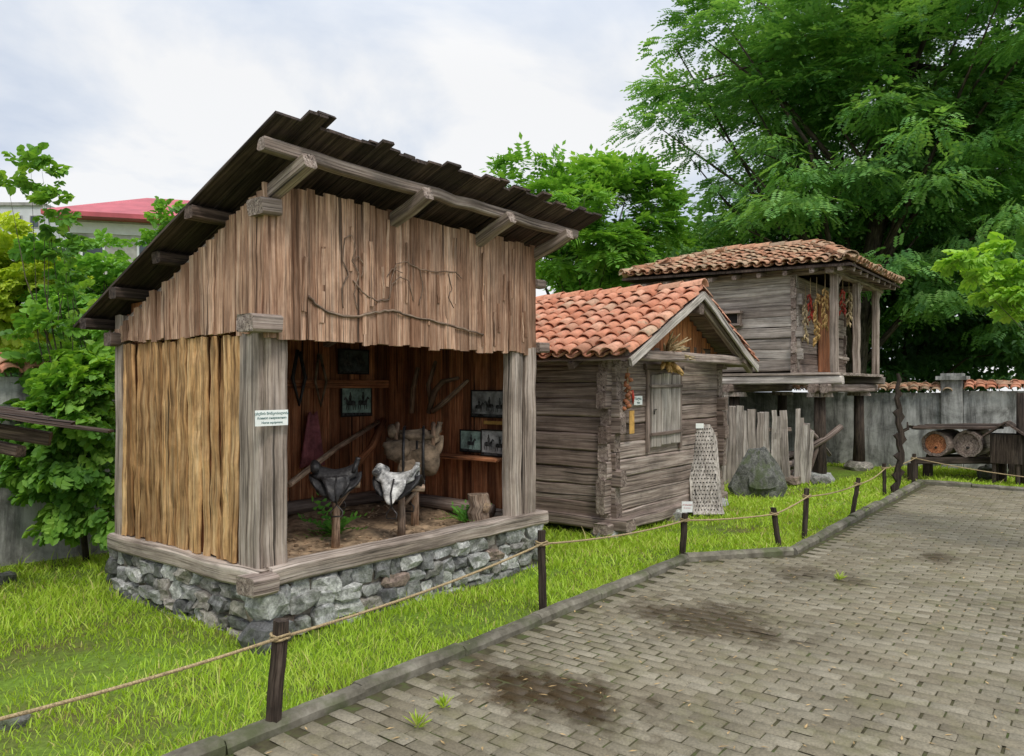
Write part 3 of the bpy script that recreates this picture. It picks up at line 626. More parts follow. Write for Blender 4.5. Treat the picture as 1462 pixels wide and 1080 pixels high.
# ---------------------------------------------------------------- saddles
def saddle(label,loc,rz,ms,mp,mf,scale=1,lump=.008,pack=False):
    t=thing('saddle',label,'saddle',loc,(0,0,rz));t.scale=(scale,)*3
    def seat(u,v):
        x=(u-.5)*2;a=(v-.5)*2;h=.075*max(0,x)**2+.065*max(0,-x)**2
        e=1-.35*abs(x)**3
        return (.23*x,.15*a*e,.03+h*(1-.3*a*a)-.11*abs(a)**2.2)
    m=MB();m.shell(seat,14,12,.045,lump=lump,lf=7);m.build('seat',ms,t,True)
    def padf(u,v):
        x=(u-.5)*2;a=(v-.5)*2;e=1-.38*abs(a)**3;return (.27*x*e,.19*math.sin(a*1.3)*(1-.1*x*x),-.02-.25*abs(a)**1.5*(1-.3*x*x)+.02*x*x)
    m=MB();m.shell(padf,14,18,.03,lump=lump*2.5,lf=6);m.build('saddle_pad',mp,t,True)
    for s in(-1,1):
        def flap(u,v):
            q=2*u-1;return ((.15-.03*v)*q*math.sqrt(max(.05,1-v*v*.75))+.03*math.sin(v*3),s*(.15+.07*math.sin(v*1.6)+.012*math.sin(u*6)),-.03-.26*v*(1-.3*q*q))
        m=MB();m.shell(flap,8,10,.014,lump=lump,lf=10);m.build('flap',mf,t,True)
        y=s*.245;m=MB();m.tube([(0.02,s*.16,-.02),(0.02,y,-.16),(0.03,y,-.32)],.011,6)
        m.build('stirrup_strap','blackleather',t,True)
        m=MB();m.tube([(0.03-.055,y,-.43),(.03-.06,y,-.38),(.03,y,-.31),(.03+.06,y,-.38),(.03+.055,y,-.43),(.03-.055,y,-.432)],.010,6);m.build('stirrup','iron',t,True)
    m=MB();m.tube([(.19,-.10,.0),(.215,-.05,.08),(.225,0,.11),(.215,.05,.08),(.19,.10,.0)],[.022,.026,.03,.026,.022],8)
    m.tube([(.225,0,.10),(.235,0,.15)],[.02,.028],8);m.build('pommel',mf,t,True)
    m=MB();m.tube([(-.20,-.14,.04),(-.215,0,.085),(-.20,.14,.04)],[.045,.05,.045],9,jit=.06);m.build('rolled_cantle',ms,t,True)
    if pack:
        for x in(-.17,.17):
            m=MB();m.tube([(x,-.17,-.10),(x,-.12,.06),(x,0,.13),(x,.12,.06),(x,.17,-.10)],[.02,.022,.024,.022,.02],7,jit=.08);m.build('pack_frame','brownbranch',t,True)
        for (x,y,z,a,b_,c_) in ((-.16,-.2,-.10,.24,.16,.22),(.10,-.22,-.20,.26,.14,.30),(.02,.2,-.15,.3,.14,.3),(-.04,-.26,-.28,.2,.12,.2),(.0,-.08,.02,.34,.2,.14)):
            m=MB();m.stone((x,y,z),(a,b_,c_),smooth=True,T=ICO3,p=.85,amp=.3);m.build('pannier','hide',t,True)
        for x in(-.1,.08): m=MB();m.tube([(x,-.31,-.36),(x,-.30,-.08),(x,-.15,.10),(x,.1,.10),(x,.27,-.08)],.013,6);m.build('strap','blackleather',t,True)
    return t
def stand(label,foot,h,top=.5,rz=0):
    t=thing('saddle_stand',label,'stand',foot);f=Vector(foot)
    m=MB();m.tube([f+Vector((0,0,-.03)),f+Vector((.01,.005,h*.5)),f+Vector((0,.0,h))],[.038,.033,.03],9,jit=.06);m.build('post','branch',t)
    dx=Vector((math.cos(rz),math.sin(rz),0))
    m=MB();m.tube([f+Vector((0,0,h))-dx*.2,f+Vector((0,0,h+.01)),f+Vector((0,0,h))+dx*.2],.032,8,jit=.05);m.build('crossbar','branch',t)
    m=MB();m.tube([f+Vector((0,0,h*.6)),f+dx*.13+Vector((0,0,h*.95))],.018,6);m.build('brace','branch',t)
f1=G(479,778,.40);stand('rough post stand under the black saddle',f1,.50,rz=-.9)
saddle('black leather saddle on a rough post near the left of the shelter',(f1.x,f1.y,f1.z+.60),-.75,'blackleather','blackleather','blackleather',.78,.012)
f2=G(573,768,.40);stand('rough forked post stand under the black and white saddle',f2,.42,rz=-.6)
saddle('worn black and white saddle on a low post in the middle of the shelter',(f2.x-.04,f2.y,f2.z+.54),-1.15,'greyleather','blackleather','greyleather',.78,.012)
f3=G(598,750,.42)+Vector((.1,.15,0));stand('post stand under the brown pack saddle',f3,.66,rz=-.4)
saddle('bulky brown felt pack saddle on the tallest post behind the other two',(f3.x,f3.y,f3.z+.80),-.8,'hide','hide','hide',1.0,.02,True)
def clothf(u,v):
    sp=(.35+.65*v)
    c0=onY(446,590,1.98);x=c0.x+(u-.5)*.34*sp;return (x,1.97-.03*math.sin(u*17)*sp,c0.z-.56*v+.02*math.sin(u*9))
m=MB();m.shell(clothf,24,10,.006);o=m.build('cloth','cloth');tagit(o,'dusky pink cloth hanging in folds on the back wall behind the black saddle','cloth')
def polething(name,label,pts,rad,cat='pole',mat='branch',group=None,n=8,smooth=True):
    m=MB();m.tube(pts,rad,n,jit=.06,smooth=smooth);return tagit(m.build(name,mat),label,cat,group)
polething('wooden_pole','long pale pole leaning across the shelter floor behind the black saddle',[onY(413,692,1.2),onY(480,640,1.7),onY(540,603,2.0)],[.03,.03,.026])
polething('wooden_pole','thick dark pole leaning from the floor behind the grey saddle',[onY(500,672,1.5),onY(530,640,1.8),onY(548,600,2.02)],[.045,.04,.04],mat='inner')
polething('wooden_pole','pale upright pole standing beside the pack saddle',[onY(597,695,1.5),onY(596,640,1.6),onY(594,600,1.7)],[.03,.03,.028])
polething('curved_branch','curved yoke branch hanging on the right inner wall, left one',[onX(588,590,2.88),onX(590,555,2.86),onX(597,525,2.88)],[.028,.03,.022],'branch','brownbranch')
polething('curved_branch','forked branch hanging near the inner corner, its arms spread',[onX(612,590,2.86),onX(620,560,2.84),onX(632,545,2.84),onX(655,540,2.86)],[.028,.034,.028,.018],'branch','brownbranch')
polething('curved_branch','slender upright branch hanging behind the forked branch',[onX(616,585,2.9),onX(612,550,2.88),onX(622,516,2.9)],[.022,.026,.018],'branch','brownbranch')
polething('curved_branch','long bent branch hanging lowest on the right inner wall',[onX(618,588,2.85),onX(640,570,2.85),onX(668,543,2.87)],[.03,.03,.018],'branch')
polething('horse_collar','hanging loop of dark harness near the left of the back wall',[onY(425,500,1.98),onY(418,540,1.96),onY(427,578,1.96),onY(436,540,1.96),onY(428,502,1.98)],.02,'harness','blackleather')
polething('hanging_rope','rope loop hanging from the rail between the dark harness and the photos',[onY(455,505,1.97),onY(450,545,1.96),onY(458,580,1.96),onY(466,545,1.96),onY(457,506,1.97)],.014,'rope','hide')
f4=G(684,745,.42);t=thing('stump','pale carved tree stump block near the right post of the shelter','stump',f4)
m=MB();m.board(f4+Vector((0,0,-.03)),f4+Vector((.01,0,.27)),.24,.17,(0,-1,0),segs=5,jit=.014,ch=.35);m.build('body','branch',t)
m=MB();m.tube([f4+Vector((0,-.095,.14)),f4+Vector((.0,-.075,.14))],[.05,.05],9);m.build('hollow','soil',t)
def fern(label,foot,k,L,tplx,mat='fern',seed=1,name='fern',sc=1):
    rg=np.random.default_rng(seed);a=rg.uniform(0,6.28,k);e=rg.uniform(.5,1.4,k)
    D=np.stack([np.cos(a)*np.cos(e),np.sin(a)*np.cos(e),np.sin(e)],-1)
    V,Q,K=leafquads(np.tile(np.array(foot),(k,1))+D*rg.uniform(0,.04,(k,1)),D,np.tile([0,0,1.],(k,1))+rg.normal(0,.2,(k,3)),tplx,rg.uniform(.6,1.1,k)*sc)
    o=fastmesh(name,V-np.array(foot),Q,V,np.repeat(rg.random(len(Q)),4),mat);o.location=foot;tagit(o,label,'plant');return o
TF=tpl_compound(7,.30,.07,.035,.7);TF[:,:,0]-=.05
fern('bright green fern growing at the foot of the black saddle stand',tuple(G(478,768,.41)+Vector((.1,.12,0))),18,.3,TF,seed=2)
fern('small green fern beside the pale stump',tuple(G(662,745,.42)),11,.3,TF,seed=3,sc=.7)
# ---------------------------------------------------------------- tiled roofs
def tile_row(m,E0,E1,top0,top1,pitch_w=.2,tl=.30,und=True):
    E0,E1,top0,top1=map(Vector,(E0,E1,top0,top1))
    e=(E1-E0).normalized();mid=(top0+top1)/2;up0=mid-E0;up=(up0-e*up0.dot(e));SL=up.length;up.normalize()
    nrm=e.cross(up).normalized()
    if nrm.z<0:nrm=-nrm
    W=(E1-E0).length;nc=int(W/pitch_w);pw=W/nc;nr=int(SL/(tl*.78))+1;st=SL/nr;S_=pitch_w/.21
    a0=(top0-E0).dot(e);a1=(top1-E0).dot(e)
    for i in range(nc):
        for under in ((1,0) if und else (0,)):
            s=(i+.5 if not under else i)*pw
            if under and i==0: continue
            cj=R_(-.010,.010)
            for j in range(nr):
                k0=(j*st)/SL;lo=a0*k0;hi=W+(a1-W)*k0
                if s<lo-.02 or s>hi+.02: continue
                r0,r1=(.098*S_,.082*S_) if not under else (.08*S_,.098*S_)
                off=.035 if not under else .045
                jx=cj+R_(-.012,.012);jt=R_(-.025,.025);jz=R_(-.008,.010)
                A=E0+e*(s+jx)+up*(j*st-.03+R_(-.022,.018))+nrm*(off+.028+jz);B=A+up*(tl)+e*jt-nrm*.028
                vs=[];n=6
                for (c0,rr) in ((A,r0),(B,r1),(A,r0-.016),(B,r1-.016)):
                    for k in range(n+1):
                        an=math.pi*k/n;sg=1 if not under else -1
                        vs.append(c0+e*math.cos(an)*rr+nrm*math.sin(an)*rr*.75*sg)
                K=n+1;fs=[]
                for k in range(n):
                    fs.append((k,k+1,K+k+1,K+k));fs.append((2*K+k,3*K+k,3*K+k+1,2*K+k+1));fs.append((k,2*K+k,2*K+k+1,k+1));fs.append((K+k,K+k+1,3*K+k+1,3*K+k))
                o=Vector((R_(0,50),R_(0,50),R_(0,50)));m.add(vs,fs,[v+o for v in vs],None,True)
def ridge_tiles(m,a,b,r=.12,tl=.32):
    a=Vector(a);b=Vector(b);d=b-a;k=max(1,int(d.length/(tl*.8)));st=d/k;dn=d.normalized();e=dn.cross(Vector((0,0,1))).normalized();nz=e.cross(dn)
    for i in range(k):
        A=a+st*i+nz*(R_(-.005,.018)+.01)+e*R_(-.012,.012);B=A+st*1.2-nz*.02;vs=[];n=6
        for (c0,rr) in ((A,r),(B,r*.85),(A,r-.016),(B,r*.85-.016)):
            for q in range(n+1):
                an=math.pi*q/n;vs.append(c0+e*math.cos(an)*rr+nz*math.sin(an)*rr*.8)
        K=n+1;fs=[]
        for q in range(n):
            fs.append((q,q+1,K+q+1,K+q));fs.append((2*K+q,3*K+q,3*K+q+1,2*K+q+1));fs.append((q,2*K+q,2*K+q+1,q+1))
        o=Vector((R_(0,50),R_(0,50),R_(0,50)));m.add(vs,fs,[v+o for v in vs],None,True)
# ---------------------------------------------------------------- log hut
x0,y0=4.63,.09;W2,D2=3.0,2.85
H=thing('log_granary','small log hut with a red clay tile gable roof and a plank hatch','hut',(x0+W2/2,y0+D2/2,-.06))
for (sx,sy) in ((x0+.05,y0+.05),(x0+W2*.5,y0),(x0+W2-.1,y0),(x0+.05,y0+D2*.55),(x0+.05,y0+D2-.1),(x0+W2-.1,y0+D2-.1)):
    m=MB();m.stone((sx,sy,-.02),(.42,.34,.2),rot=R_(0,3))
    for k in range(4): m.stone((sx+R_(-.16,.16),sy+R_(-.08,.08),R_(-.01,.03)),(R_(.2,.32),R_(.2,.3),R_(.12,.17)),rot=R_(0,3))
    m.build('footing_stones','stone',H)
zz=.14;NL=10;lh=(2.16-zz)/NL
def logwall(m,a,b,z0,n,h,pr=(0,0),j=.006,th=.13):
    for i in range(n):
        z=z0+h*i;dd=(Vector(b)-Vector(a)).normalized();A=Vector(a)-dd*R_(pr[0],pr[1] or .001);B=Vector(b)+dd*R_(pr[0],pr[1] or .001)
        nn=dd.cross(Vector((0,0,1)))*R_(-.012,.012);A+=nn;B+=nn
        A.z=z;B.z=z+R_(-.014,.014);m.board(A,B,th+R_(-.02,.02),h*R_(.95,1.04),segs=12,jit=j,ch=.13)
part('left_log_wall','log',lambda m:logwall(m,(x0,y0,0),(x0,y0+D2,0),zz+lh/2,NL,lh,(.08,.2)),H)
part('front_log_wall','log',lambda m:logwall(m,(x0,y0,0),(x0+W2,y0,0),zz,NL+1,lh,(.08,.2)),H)
part('right_log_wall','log',lambda m:logwall(m,(x0+W2,y0,0),(x0+W2,y0+D2,0),zz+lh/2,NL,lh,(.08,.2)),H)
part('back_log_wall','log',lambda m:logwall(m,(x0,y0+D2,0),(x0+W2,y0+D2,0),zz,NL+1,lh,(.08,.2)),H)
part('sill_beam','log',lambda m:m.board((x0-.02,y0-.3,.12),(x0-.02,y0+D2+.2,.12),.2,.14,segs=8,jit=.008),H)
part('sill_beam','log',lambda m:m.board((x0-.25,y0-.03,.08),(x0+W2+.2,y0-.03,.08),.2,.13,segs=8,jit=.008),H)
zr,ze=2.93,2.03;xm=x0+W2/2;ov=.36;yf,yb=y0-.52,y0+D2+.35
def _f(m):
    x=x0+.05
    while x<x0+W2:
        w=R_(.1,.18);cx_=x+w/2;zt=zr-.06-abs(cx_-xm)*(zr-ze)/(W2/2+ov)
        if zt>2.16: m.board((cx_,y0-.06+R_(-.01,.01),2.1),(cx_,y0-.06,zt),w*.97,.03,(0,-1,0),segs=3,jit=.003)
        x+=w
part('gable_boards','orange',_f,H)
m=MB();tile_row(m,(x0-ov,yb,ze),(x0-ov,yf,ze),(xm,yb,zr),(xm,yf,zr),.19,.32)
tile_row(m,(x0+W2+ov,yf,ze),(x0+W2+ov,yb,ze),(xm,yf,zr),(xm,yb,zr),.19,.32)
ridge_tiles(m,(xm,yf,zr+.04),(xm,yb,zr+.04),.12,.38);RF2=m.build('roof','tile',H)
def _f(m):
    for s in(-1,1):
        n_=9
        for i in range(n_):
            t0=(i+.5)/n_;x=xm+s*(W2/2+ov)*t0;z=zr-(zr-ze)*t0-.025
            m.board((x,yf+.04,z),(x,yb-.04,z),(W2/2+ov)/n_/math.cos(math.atan((zr-ze)/(W2/2+ov))),.022,(s*(zr-ze),0,(W2/2+ov)),segs=3,jit=.002)
part('roof_decking','log',_f,RF2)
for s in(-1,1):
    part('barge_board','pale',lambda m:m.board((xm,yf+.02,zr-.05),(xm+s*(W2/2+ov+.03),yf+.02,ze-.06),.03,.10,segs=7,jit=.005),RF2)
    for y in (yf+.12,y0+.3,y0+1.2,y0+2.1,yb-.15):
        part('rafter','log',lambda m:m.board((xm,y,zr-.10),(xm+s*(W2/2+ov),y,ze-.085),.08,.09,segs=3,jit=.003),RF2)
for z,x in ((2.10,x0-.02),(2.10,x0+W2+.02),(2.70,xm)):
    part('roof_plate','log',lambda m:m.board((x,yf+.05,z),(x,yb-.1,z),.14,.13,segs=6,jit=.005),H)
part('tie_beam','log',lambda m:m.board((x0-.3,yf+.15,2.07),(x0+W2+.3,yf+.15,2.08),.11,.12,segs=8,jit=.006),H)
a=onY(929,640,y0-.10);b_=onY(970,534,y0-.10);dx0,dx1,dz0,dz1=a.x,b_.x,.95,1.88
dr=part('door','pale',lambda m:[m.board((dx0+(dx1-dx0)*(i+.5)/3,y0-.10+R_(-.004,.004),dz0+R_(0,.03)),(dx0+(dx1-dx0)*(i+.5)/3,y0-.10,dz1-R_(0,.03)),(dx1-dx0)/3*.97,.035,(0,-1,0),segs=6,jit=.004,r=(.35,.7,.5)[i]) for i in range(3)],H)
for z in (dz0+.16,dz1-.17): part('batten','log',lambda m:m.board((dx0-.04,y0-.13,z),(dx1+.02,y0-.13,z+.01),.025,.04,segs=2,jit=.002),dr)
part('latch','iron',lambda m:m.tube([(dx0+.09,y0-.135,1.42),(dx0+.02,y0-.14,1.42),(dx0+.02,y0-.14,1.36)],.008,6),dr)
for x in (dx0-.045,dx1+.045): part('door_jamb','log',lambda m:m.board((x,y0-.085,dz0-.06),(x,y0-.085,dz1+.1),.06,.04,(0,-1,0),segs=4,jit=.004,r=.2),H)
part('door_lintel','log',lambda m:m.board((dx0-.12,y0-.09,dz1+.07),(dx1+.12,y0-.09,dz1+.08),.05,.08,segs=3,jit=.004,r=.2),H)
def ears(m,cen,k,spread,L,r,down=.6):
    for i in range(k):
        a=R_(0,6.28);d=Vector((math.cos(a)*spread,-abs(math.sin(a))*spread*.6,-down+R_(-.4,.5))).normalized();s=cen+Vector((R_(-.03,.03),R_(-.02,0),R_(-.05,.05)));l=L*R_(.7,1.1)
        m.tube([s,s+d*l*.3,s+d*l*.75,s+d*l],[r*.6,r,r*.85,r*.2],7,jit=.05)
c_=onY(950,512,y0-.2);t=thing('corn_bunch','bunch of dry corn cobs and husks hanging above the hatch','corn',c_-Vector((0,0,.2)))
m=MB();ears(m,c_,14,.9,.30,.034,.5);m.build('cobs','corn',t);m=MB();ears(m,c_+Vector((0,0,.06)),30,1,.36,.015,-.1);m.build('husks','husk',t)
c_=onY(896,560,y0-.2);t=thing('onion_string','string of reddish onions hanging left of the hatch','onions',c_-Vector((0,0,.2)))
m=MB()
for k in range(14): m.stone(c_+Vector((R_(-.035,.035),R_(-.03,.03),.2-.03*k)),(.07,.07,.06),smooth=True,T=ICO1,p=1)
m.build('bulbs','onion',t);m=MB();m.tube([c_+Vector((0,0,.3)),c_+Vector((0,0,-.2))],.01,6);m.build('cord','rope',t)
polething('red_pepper','red pepper dangling beside the onion string',[c_+Vector((.07,-.02,.02)),c_+Vector((.08,-.03,-.07)),c_+Vector((.07,-.03,-.14))],[.016,.018,.004],'pepper','pepper')
c_=onY(911,572,y0-.09);pl=plate('sign','small white card with dark lettering fixed left of the hatch','sign',c_,(1,0,0),(0,0,1),.2,.11);text('ნალია',.045,c_+Vector((0,-.006,.02)),(1,0,0),(0,0,1),'ink',pl);text('Nalia',.035,c_+Vector((0,-.006,-.028)),(1,0,0),(0,0,1),'ink',pl)
plate('sign','upright orange card pinned on the log corner below the onions','sign',onY(902,603,y0-.16),(1,0,0),(0,0,1),.11,.27,'yellowpaper')
# threshing board
f=G(1010,735,-.03);n_=Vector((-.72,-.66,.22)).normalized();side=Vector((.66,-.72,0)).normalized()
t=thing('threshing_board','studded grey threshing board leaning upright on the log hut','threshing board',f)
A=f;d=side.cross(n_).normalized()
if d.z<0:d=-d
d=d*1.24
def tb(u,v):
    w=.43*(1 if v<.78 else 1-.4*((v-.78)/.22)**2);return A+d*v+side*(u-.5)*w+n_*(.07*max(0,(.2-v)/.2)**2)
m=MB();m.shell(tb,6,20,.04,smooth=False)
pb=m.build('plank','pale',t)
m=MB()
for j in range(22):
    for i in range(8):
        v=.05+.9*j/21;u=.09+.82*(i+.5*(j%2))/8
        p=tb(u,v)+n_*.004;m.stone(p,(.02,.02,.022),T=ICO1,p=1)
o=m.build('studs','hole',t);o['kind']='stuff'
plate('sign','little white label on top of the threshing board','sign',tb(.35,.98)+n_*.03,side,(0,0,1),.14,.07)
# ---------------------------------------------------------------- raised granary
X3,Y3,W3,D3=11.07,-.66,3.15,3.75
H3=thing('raised_granary','tall timber granary raised on posts with a balcony and an old hipped tile roof','hut',(X3+W3/2,Y3+D3/2,-.05))
zf=2.0
for (x,y) in ((X3+.2,Y3+.3),(X3+W3-.2,Y3+.3),(X3+.2,Y3+D3-.3),(X3+W3-.2,Y3+D3-.3),(X3+.2,Y3+1.9),(X3+W3-.2,Y3+1.9)):
    L=part('stilt','post',lambda m:m.tube([(x,y,-.05),(x+.02,y,.7),(x,y,1.55)],[.13,.11,.10],10,jit=.05),H3)
    part('stilt_cap','beam',lambda m:m.tube([(x,y,1.52),(x,y,1.60)],[.24,.22],14,smooth=False,jit=.03),L)
    part('footing_stone','stone',lambda m:m.stone((x,y,.03),(.5,.5,.25),rot=R_(0,3)),L)
for y in (Y3+.1,Y3+.3,Y3+1.9,Y3+D3-.3): part('floor_beam','log',lambda m:m.board((X3-.25,y,1.68),(X3+W3+.25,y,1.68),.15,.15,segs=6,jit=.006),H3)
for x in (X3,X3+W3): part('floor_beam','pale',lambda m:m.board((x,Y3-.15,1.83),(x,Y3+D3+.2,1.83),.17,.15,segs=8,jit=.006),H3)
part('balcony_deck','beam',lambda m:[m.board((X3+i*.22,Y3-.12,1.935),(X3+i*.22,Y3+D3,1.935),.21,.05,segs=3,jit=.003) for i in range(15)],H3)
yw=Y3+.68
part('side_plank_wall','pale',lambda m:logwall(m,(X3,yw,0),(X3,Y3+D3,0),zf+.1,9,.2,(.04,.16),.006,.1),H3)
part('front_plank_wall','log',lambda m:logwall(m,(X3,yw,0),(X3+W3,yw,0),zf+.02,9,.2,(.04,.12),.006,.1),H3)
part('far_side_wall','log',lambda m:logwall(m,(X3+W3,yw,0),(X3+W3,Y3+D3,0),zf+.1,9,.2,(.04,.1),.006,.1),H3)
part('rear_wall','log',lambda m:logwall(m,(X3,Y3+D3,0),(X3+W3,Y3+D3,0),zf+.02,9,.2,(.04,.1),.006,.1),H3)
w3=part('window','log',lambda m:[m.board((X3-.14,yw+.95,2.88+.24*k),(X3-.14,yw+1.65,2.88+.24*k),.16,.05,segs=3,jit=.003) for k in range(2)]+[m.board((X3-.1,yw+q,2.9),(X3-.1,yw+q,3.12),.1,.06,(0,1,0)) for q in (1.0,1.6)],H3)
part('pane','hole',lambda m:m.box(X3-.075,X3-.065,yw+1.04,yw+1.56,2.9,3.1),w3)
part('door','inner',lambda m:[m.board((X3+1.3+.2*i,yw-.07,zf),(X3+1.3+.2*i,yw-.07,3.5),.19,.03,(0,-1,0),segs=3,jit=.003) for i in range(4)],H3)
for (x,y) in ((X3+.02,Y3),(X3+1.52,Y3),(X3+W3-.1,Y3)):
    part('balcony_post','beam',lambda m:m.board((x,y,zf-.04),(x,y,3.70),.13,.13,(0,-1,0),segs=8,jit=.01),H3)
    part('bracket','beam',lambda m:m.board((x,y,3.45),(x+.35,y,3.70),.07,.08,segs=2,jit=.003),H3)
part('balcony_rail','beam',lambda m:m.board((X3,Y3,2.25),(X3+.9,Y3,2.22),.06,.06,segs=3,jit=.006),H3)
part('top_beam','beam',lambda m:m.board((X3-.3,Y3,3.76),(X3+W3+.3,Y3,3.76),.15,.14,segs=10,jit=.008),H3)
for x in (X3,X3+W3): part('top_beam','beam',lambda m:m.board((x,Y3-.35,3.80),(x,Y3+D3+.3,3.80),.14,.13,segs=10,jit=.008),H3)
ex0,ex1,ey0,ey1,ez=X3-.42,X3+W3+.25,Y3-.40,Y3+D3+.30,3.84
r0,r1=Vector((12.75,.1,4.50)),Vector((12.75,2.0,4.60))
c00,c10,c11,c01=Vector((ex0,ey0,ez)),Vector((ex1,ey0,ez)),Vector((ex1,ey1,ez+.12)),Vector((ex0,ey1,ez+.12))
m=MB();tile_row(m,c01,c00,r1,r0,.20,.33);tile_row(m,c00,c10,r0,r0,.20,.33);tile_row(m,c10,c11,r0,r1,.20,.33);tile_row(m,c11,c01,r1,r1,.20,.33)
up_=Vector((0,0,.06))
for a,b in ((c00,r0),(c10,r0),(c11,r1),(c01,r1),(r0,r1)): ridge_tiles(m,a+up_,b+up_,.13,.36)
RF3=m.build('roof','oldtile',H3)
m=MB();dn=Vector((0,0,-.03));q=[c00+dn,c10+dn,c11+dn,c01+dn,r0+dn,r1+dn];lo=[v+Vector((0,0,-.04)) for v in q]
fs=[(0,1,4),(1,2,5,4),(2,3,5),(3,0,4,5)];m.add(q+lo,fs+[tuple(i+6 for i in reversed(f)) for f in fs]+[(0,6,7,1),(1,7,8,2),(2,8,9,3),(3,9,6,0)])
m.build('roof_decking','roofw',RF3)
for i in range(9):
    y=ey0+.2+i*.47;part('rafter_end','log',lambda m:m.board((ex0+.03,y,ez-.1),(X3+.4,y,ez+.08),.08,.08),RF3)
for i in range(8):
    x=ex0+.3+i*.46;part('rafter_end','log',lambda m:m.board((x,ey0+.03,ez-.1),(x,Y3+.4,ez+.08),.08,.08),RF3)
for i,(px,py,ln,mt,nm,lab) in enumerate(((1157,440,.5,'pepper','pepper_string','red pepper string hanging nearest the plank wall of the raised granary'),(1166,455,.9,'corn','corn_string','long yellow corn string hanging left of the balcony corner post'),(1178,440,.7,'corn','corn_string','shorter yellow corn string just left of the balcony corner post'),(1203,430,.45,'pepper','pepper_string','dark red pepper string hanging right of the balcony corner post'),(1212,440,.6,'husk','corn_string','pale husk string hanging in the middle bay of the balcony'),(1150,460,.7,'husk','corn_string','pale husk bundle hanging at the balcony edge of the plank wall'))):
    c_=onX(px,py,X3+.08) if px<1190 else onY(px,py,Y3+.1);t=thing(nm,lab,'hanging produce',c_-Vector((0,0,ln/2)))
    m=MB()
    for k in range(int(ln/.03)):
        a=R_(0,6.28);s_=c_+Vector((0,0,ln/2-.03*k));m.tube([s_,s_+Vector((math.cos(a)*.05,math.sin(a)*.05,-.04)),s_+Vector((math.cos(a)*.055,math.sin(a)*.055,-.11))],[.014,.022,.006],5)
    m.build('produce',mt,t);m=MB();m.tube([c_+Vector((0,0,ln/2+.3)),c_-Vector((0,0,ln/2))],.008,5);m.build('cord','rope',t)
FA,FB=Vector((9.50,1.22,0)),Vector((10.55,-.10,0))
t=thing('plank_fence','ragged fence of grey upright planks between the two granaries','fence',(FA+FB)/2)
m=MB();d=FB-FA;L=d.length;s=0;nn=Vector((-.8,-.6,0))
while s<L:
    w=R_(.08,.16);p=FA+d*(s/L);h=1.38+.10*math.sin(s*4)+R_(-.10,.10)-(.1 if s>1.2 else 0);lean=R_(-.05,.05)+(.10 if s>1.4 else 0)
    m.board(p+nn*R_(-.025,.025)+Vector((0,0,.0)),p+nn*R_(-.02,.02)+d.normalized()*lean*-.6+Vector((0,0,h)),w*1.12,.03,tuple(nn),segs=8,jit=.009,taper=R_(.72,1.05),r=R_(0,.8));s+=w*.92
m.build('planks','pale',t)
for z in(.35,.95):
    m=MB();m.board(FA-nn*.05+Vector((0,0,z)),FB-nn*.05+Vector((0,0,z)),.05,.07,segs=4,jit=.005);m.build('rail','log',t)
t=thing('plank_fence','short crooked stub of planks right of the ragged fence','fence',(10.75,-.2,0));m=MB()
for k in range(5): m.board((10.60+.06*k,-.15-.03*k,0),(10.60+.07*k,-.18-.04*k,1.25-.08*k+R_(-.1,.1)),.11,.03,(-.6,-.8,0),segs=6,jit=.008,taper=.8)
m.build('planks','pale',t)
m=MB();b=G(1083,706,-.03);m.stone(b+Vector((0,0,.30)),(.80,.45,.85),r=.2,T=ICO3,p=.75,amp=.3,rot=-.9)
m.v=[(b.x+(x-b.x)*(1-.62*max(0,(z-.15))/.6),b.y+(y-b.y)*(1-.5*max(0,(z-.15))/.6),z) for x,y,z in m.v]
o=m.build('boulder','darkstone');tagit(o,'dark mossy pyramid shaped boulder in front of the ragged plank fence','boulder')
for i,(px,py,s_) in enumerate(((1128,690,.3),(1150,683,.34),(1172,690,.26))):
    m=MB();b=G(px,py,0);m.stone(b+Vector((0,0,.05)),(s_*1.2,s_,s_*.6),rot=R_(0,3));o=m.build('stone','stone');tagit(o,['grey stone left in the row under the raised granary','grey stone in the middle of the row under the raised granary','grey stone right in the row under the raised granary'][i],'stone')
for i,(p0_,p1_,r_,lab) in enumerate((((1150,690),(1175,590),.04,'crooked pole leaning steeply under the raised granary'),((1155,640),(1200,610),.06,'short thick log lying across the poles under the raised granary'),((1140,600),(1185,650),.035,'thin pole slanting down to the right under the raised granary'))):
    polething('wooden_pole',lab,[P(p0_[0],p0_[1],13.6),P((p0_[0]+p1_[0])/2+4,(p0_[1]+p1_[1])/2,13.7),P(p1_[0],p1_[1],13.9)],r_,mat='log')
for i in range(7):
    y=.2+i*.13;m=MB();z_=.08+.13*(i%3);m.tube([(11.5,y,z_),(12.3,y+.03,z_+.02),(13.1,y,z_)],.065,8,jit=.05);o=m.build('stacked_log','log');tagit(o,'grey log in the heap lying under the raised granary','log','logs heaped under the raised granary')
